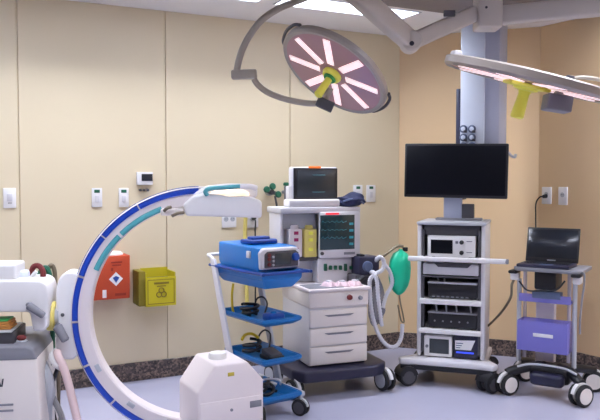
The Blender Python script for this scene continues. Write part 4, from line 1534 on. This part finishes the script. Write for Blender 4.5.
def lamp_head(o, LM, Rl, led_off=0, shell_m='lampgrey', skip=()):
    def lm(mb):
        bmesh.ops.transform(mb.bm, matrix=LM, verts=mb.bm.verts)
        return mb
    sh = lm(MB().lathe([(Rl * .97, .0), (Rl, .01), (Rl, .028), (Rl * .95, .036), (Rl * .7, .044), (Rl * .3, .05), (.02, .052)], n=56)).build('lamp_shell', shell_m, o)
    lm(MB().lathe([(Rl * .93, -.004), (Rl * .99, -.008), (Rl * 1.02, .004), (Rl * 1.02, .03), (Rl * .985, .036), (Rl * .985, .002), (Rl * .93, .001)], n=56, cap=False)).build('rim', 'brown_grey', sh)
    lm(MB().lathe([(.01, -.003), (Rl * .94, -.003), (Rl * .94, .004), (.01, .004)], n=56)).build('glass', 'lampglass', sh)
    for k in range(8):
        a = R(45 * k + led_off)
        mt_ = Matrix.Rotation(a, 4, 'Z')
        m = MB()
        m.box(Rl * .26, Rl * .88, -.022, .022, -.0075, -.002, bev=.003, mtx=mt_)
        lm(m).build('led_strip', 'led', sh)
    return sh, lm


sh, lm = lamp_head(o, LM, Rl, led_off=22 - 4)
h = lm(MB().lathe([(.055, 0), (.058, -.014), (.05, -.03), (.03, -.036)], n=26)).build('handle_hub', 'yhandle', o)
lm(MB().lathe([(.040, -.030), (.036, -.036), (.036, -.044), (.02, -.046)], n=24)).build('hub_ring', 'greenlbl', h)
# the handle: a cone along the lamp normal
lm(MB().lathe([(.024, -.034), (.020, -.05), (.022, -.12), (.025, -.16), (.018, -.168)], n=20)).build('grip', 'yhandle', h)
# grab rails on the rim
for a0 in (0, 180):
    pts = []
    for k in range(9):
        a = R(a0 - 26 + 52 * k / 8 + 4)
        rr = Rl * (1.03 if k in (0, 8) else 1.065)
        pts.append((rr * math.cos(a), rr * math.sin(a), .03))
    lm(MB().tube(pts, .009, n=8, sub=3)).build('grab_rail', 'dgrey', sh)
# bracket + yoke
pb = PY(325, 104.5, YL1 - .02) - org
br = beam('yoke_bracket', 'dgrey', o, pb + V((-.045, 0, .02)), pb + V((.045, 0, -.02)), .055, .06, bev=.006)
loc1 = lambda px, py, y=YL1: PY(px, py, y) - org
link = MB().tube([pb + V((0, 0, .01)), pb + V((0.01, .03, .05)), LM.to_3x3() @ V((0, 0, .02)) * 1 + (LM @ (Matrix.Rotation(R(0), 4, 'Z') @ V((0, 0, 0)))) * 0 + (pb * .55)], .02, n=10)
link.build('yoke_link', 'brown_grey', o)
yk = MB().tube([loc1(320, 103.5, YL1 - .02), loc1(305, 103), loc1(285, 99), loc1(268, 92.5), loc1(258, 85), loc1(254, 79)], .017, n=14)
yk.build('lower_yoke', 'yoke', o)
beam('yoke_joint', 'yoke', o, loc1(231.5, 75), loc1(257, 74), .05, .06, bev=.01)
yk = MB().tube([loc1(236.5, 72), loc1(239, 60), loc1(243, 48), loc1(250, 35), loc1(262, 20), loc1(279, 8.5), loc1(300, 0), loc1(330, -12), loc1(345, -17)], .019, n=14)
yk.build('upper_yoke', 'yoke', o)
# spring arm from above the frame down to the elbow, then to the hub
YE = 4.35
el = loc1(411, 42, YE)
top = loc1(345, -16, YL1 + .02)
beam('spring_arm', 'armgrey', o, top, el, .115, .085, bev=.018)
p_h = V((hub0.x - hw - .002, hub0.y - .02, PY(487, 14, YH).z)) - org
beam('link_arm', 'armgrey', o, el + V((-.01, .03, .0)), p_h, .10, .07, bev=.016)
m = MB().cyl(el + V((0, -.06, 0)), el + V((0, .075, 0)), .062, n=26, bev=.01)
ej = m.build('elbow', 'armgrey', o)
MB().cyl(el + V((-.005, -.068, -.02)), el + V((-.005, -.058, -.02)), .014, n=12).build('elbow_screw', 'ink', ej)
c = loc1(448, 15, 4.43)
MB().box(c.x - .035, c.x + .035, c.y - .05, c.y - .03, c.z - .018, c.z + .018, bev=.004, mtx=None).build('maker_badge', 'dgrey', o)
MB().cyl(top + V((0, 0, -.03)), top + V((0, 0, .06)), .05, n=20, bev=.008).build('arm_pivot', 'armgrey', o)

# lamp seen edge-on
YL2 = 3.0
lc2 = PY(527.5, 82.5, YL2)
s2_ = T('surgical_lamp', 'round surgical lamp seen edge-on at upper right with its yellow handle pointing down', 'surgical lamp', lc2, 0)
o = s2_.o
org2 = V(lc2)
loc2 = lambda px, py, y=YL2: PY(px, py, y) - org2
ez = V((math.sin(R(14.5)), -.155, math.cos(R(14)))).normalized()
ex = V((math.cos(R(14)), 0, -math.sin(R(14)))).normalized()
ey = ez.cross(ex)
LM2 = Matrix((ex, ey, ez)).transposed().to_4x4()
sh, lm = lamp_head(o, LM2, .345, led_off=10)
h = lm(MB().lathe([(.055, 0), (.058, -.014), (.05, -.03), (.03, -.036)], n=26)).build('handle_hub', 'yhandle', o)
lm(MB().lathe([(.030, -.03), (.022, -.05), (.026, -.11), (.028, -.145), (.02, -.152)], n=20)).build('grip', 'yhandle', h)
lm(MB().box(-.085, .085, -.075, .075, -.022, -.004, bev=.008)).build('handle_plate', 'yhandle', h)
c = loc2(557, 103.5, YL2 - .08)
beam('camera_box', 'mgrey', o, c + V((-.05, 0, .008)), c + V((.05, 0, -.008)), .065, .08, bev=.006)
beam('camera_neck', 'mgrey', o, c + V((.0, .02, .02)), c + V((.02, .02, .055)), .03, .03, bev=.004)
m = lm(MB().tube([(.10, -.2, .04), (.13, -.22, .055), (.2, -.2, .065), (.3, -.12, .07), (.36, 0, .07), (.42, .06, .07)], .008, n=10))
m.build('grab_rail', 'yoke', sh)
m = lm(MB().box(.085, .12, -.22, -.18, .03, .055, bev=.006))
m.build('rail_socket', 'dgrey', sh)
m = lm(MB().box(-.335, -.30, -.05, .05, .02, .055, bev=.01))
m.build('rail_stop', 'lampgrey', sh)
pe = LM2 @ V((.42, .06, .07))
arm_end = V((2.15, 3.9, PY(600, 13, 4.3).z)) - org2
yk = MB().tube([pe, pe + V((.1, .15, .03)), pe + V((.28, .4, .2)), arm_end + V((.02, -.1, -.25)), arm_end + V((0, 0, -.02))], .019, n=12)
yk.build('yoke', 'armgrey', o)
p_h = V((hub0.x + hw + .002, hub0.y - .02, PY(505, 16.5, YH).z)) - org2
beam('extension_arm', 'armgrey', o, p_h, arm_end, .115, .085, bev=.014)
MB().cyl(arm_end + V((0, 0, -.09)), arm_end + V((0, 0, .07)), .055, n=22, bev=.01).build('arm_pivot', 'armgrey', o)

# ------------------------------------------------------------------ light and output
w = bpy.data.worlds.new('room_world')
sc.world = w
w.use_nodes = True
w.node_tree.nodes['Background'].inputs['Color'].default_value = (.5, .55, .65, 1)
w.node_tree.nodes['Background'].inputs['Strength'].default_value = .2
sc.view_settings.view_transform = 'Standard'
sc.view_settings.look = 'None'
sc.view_settings.exposure = 0
sc.view_settings.gamma = 1
sc.view_settings.use_curve_mapping = False
sc.cycles.use_denoising = True
sc.cycles.max_bounces = 8
sc.cycles.sample_clamp_indirect = 6
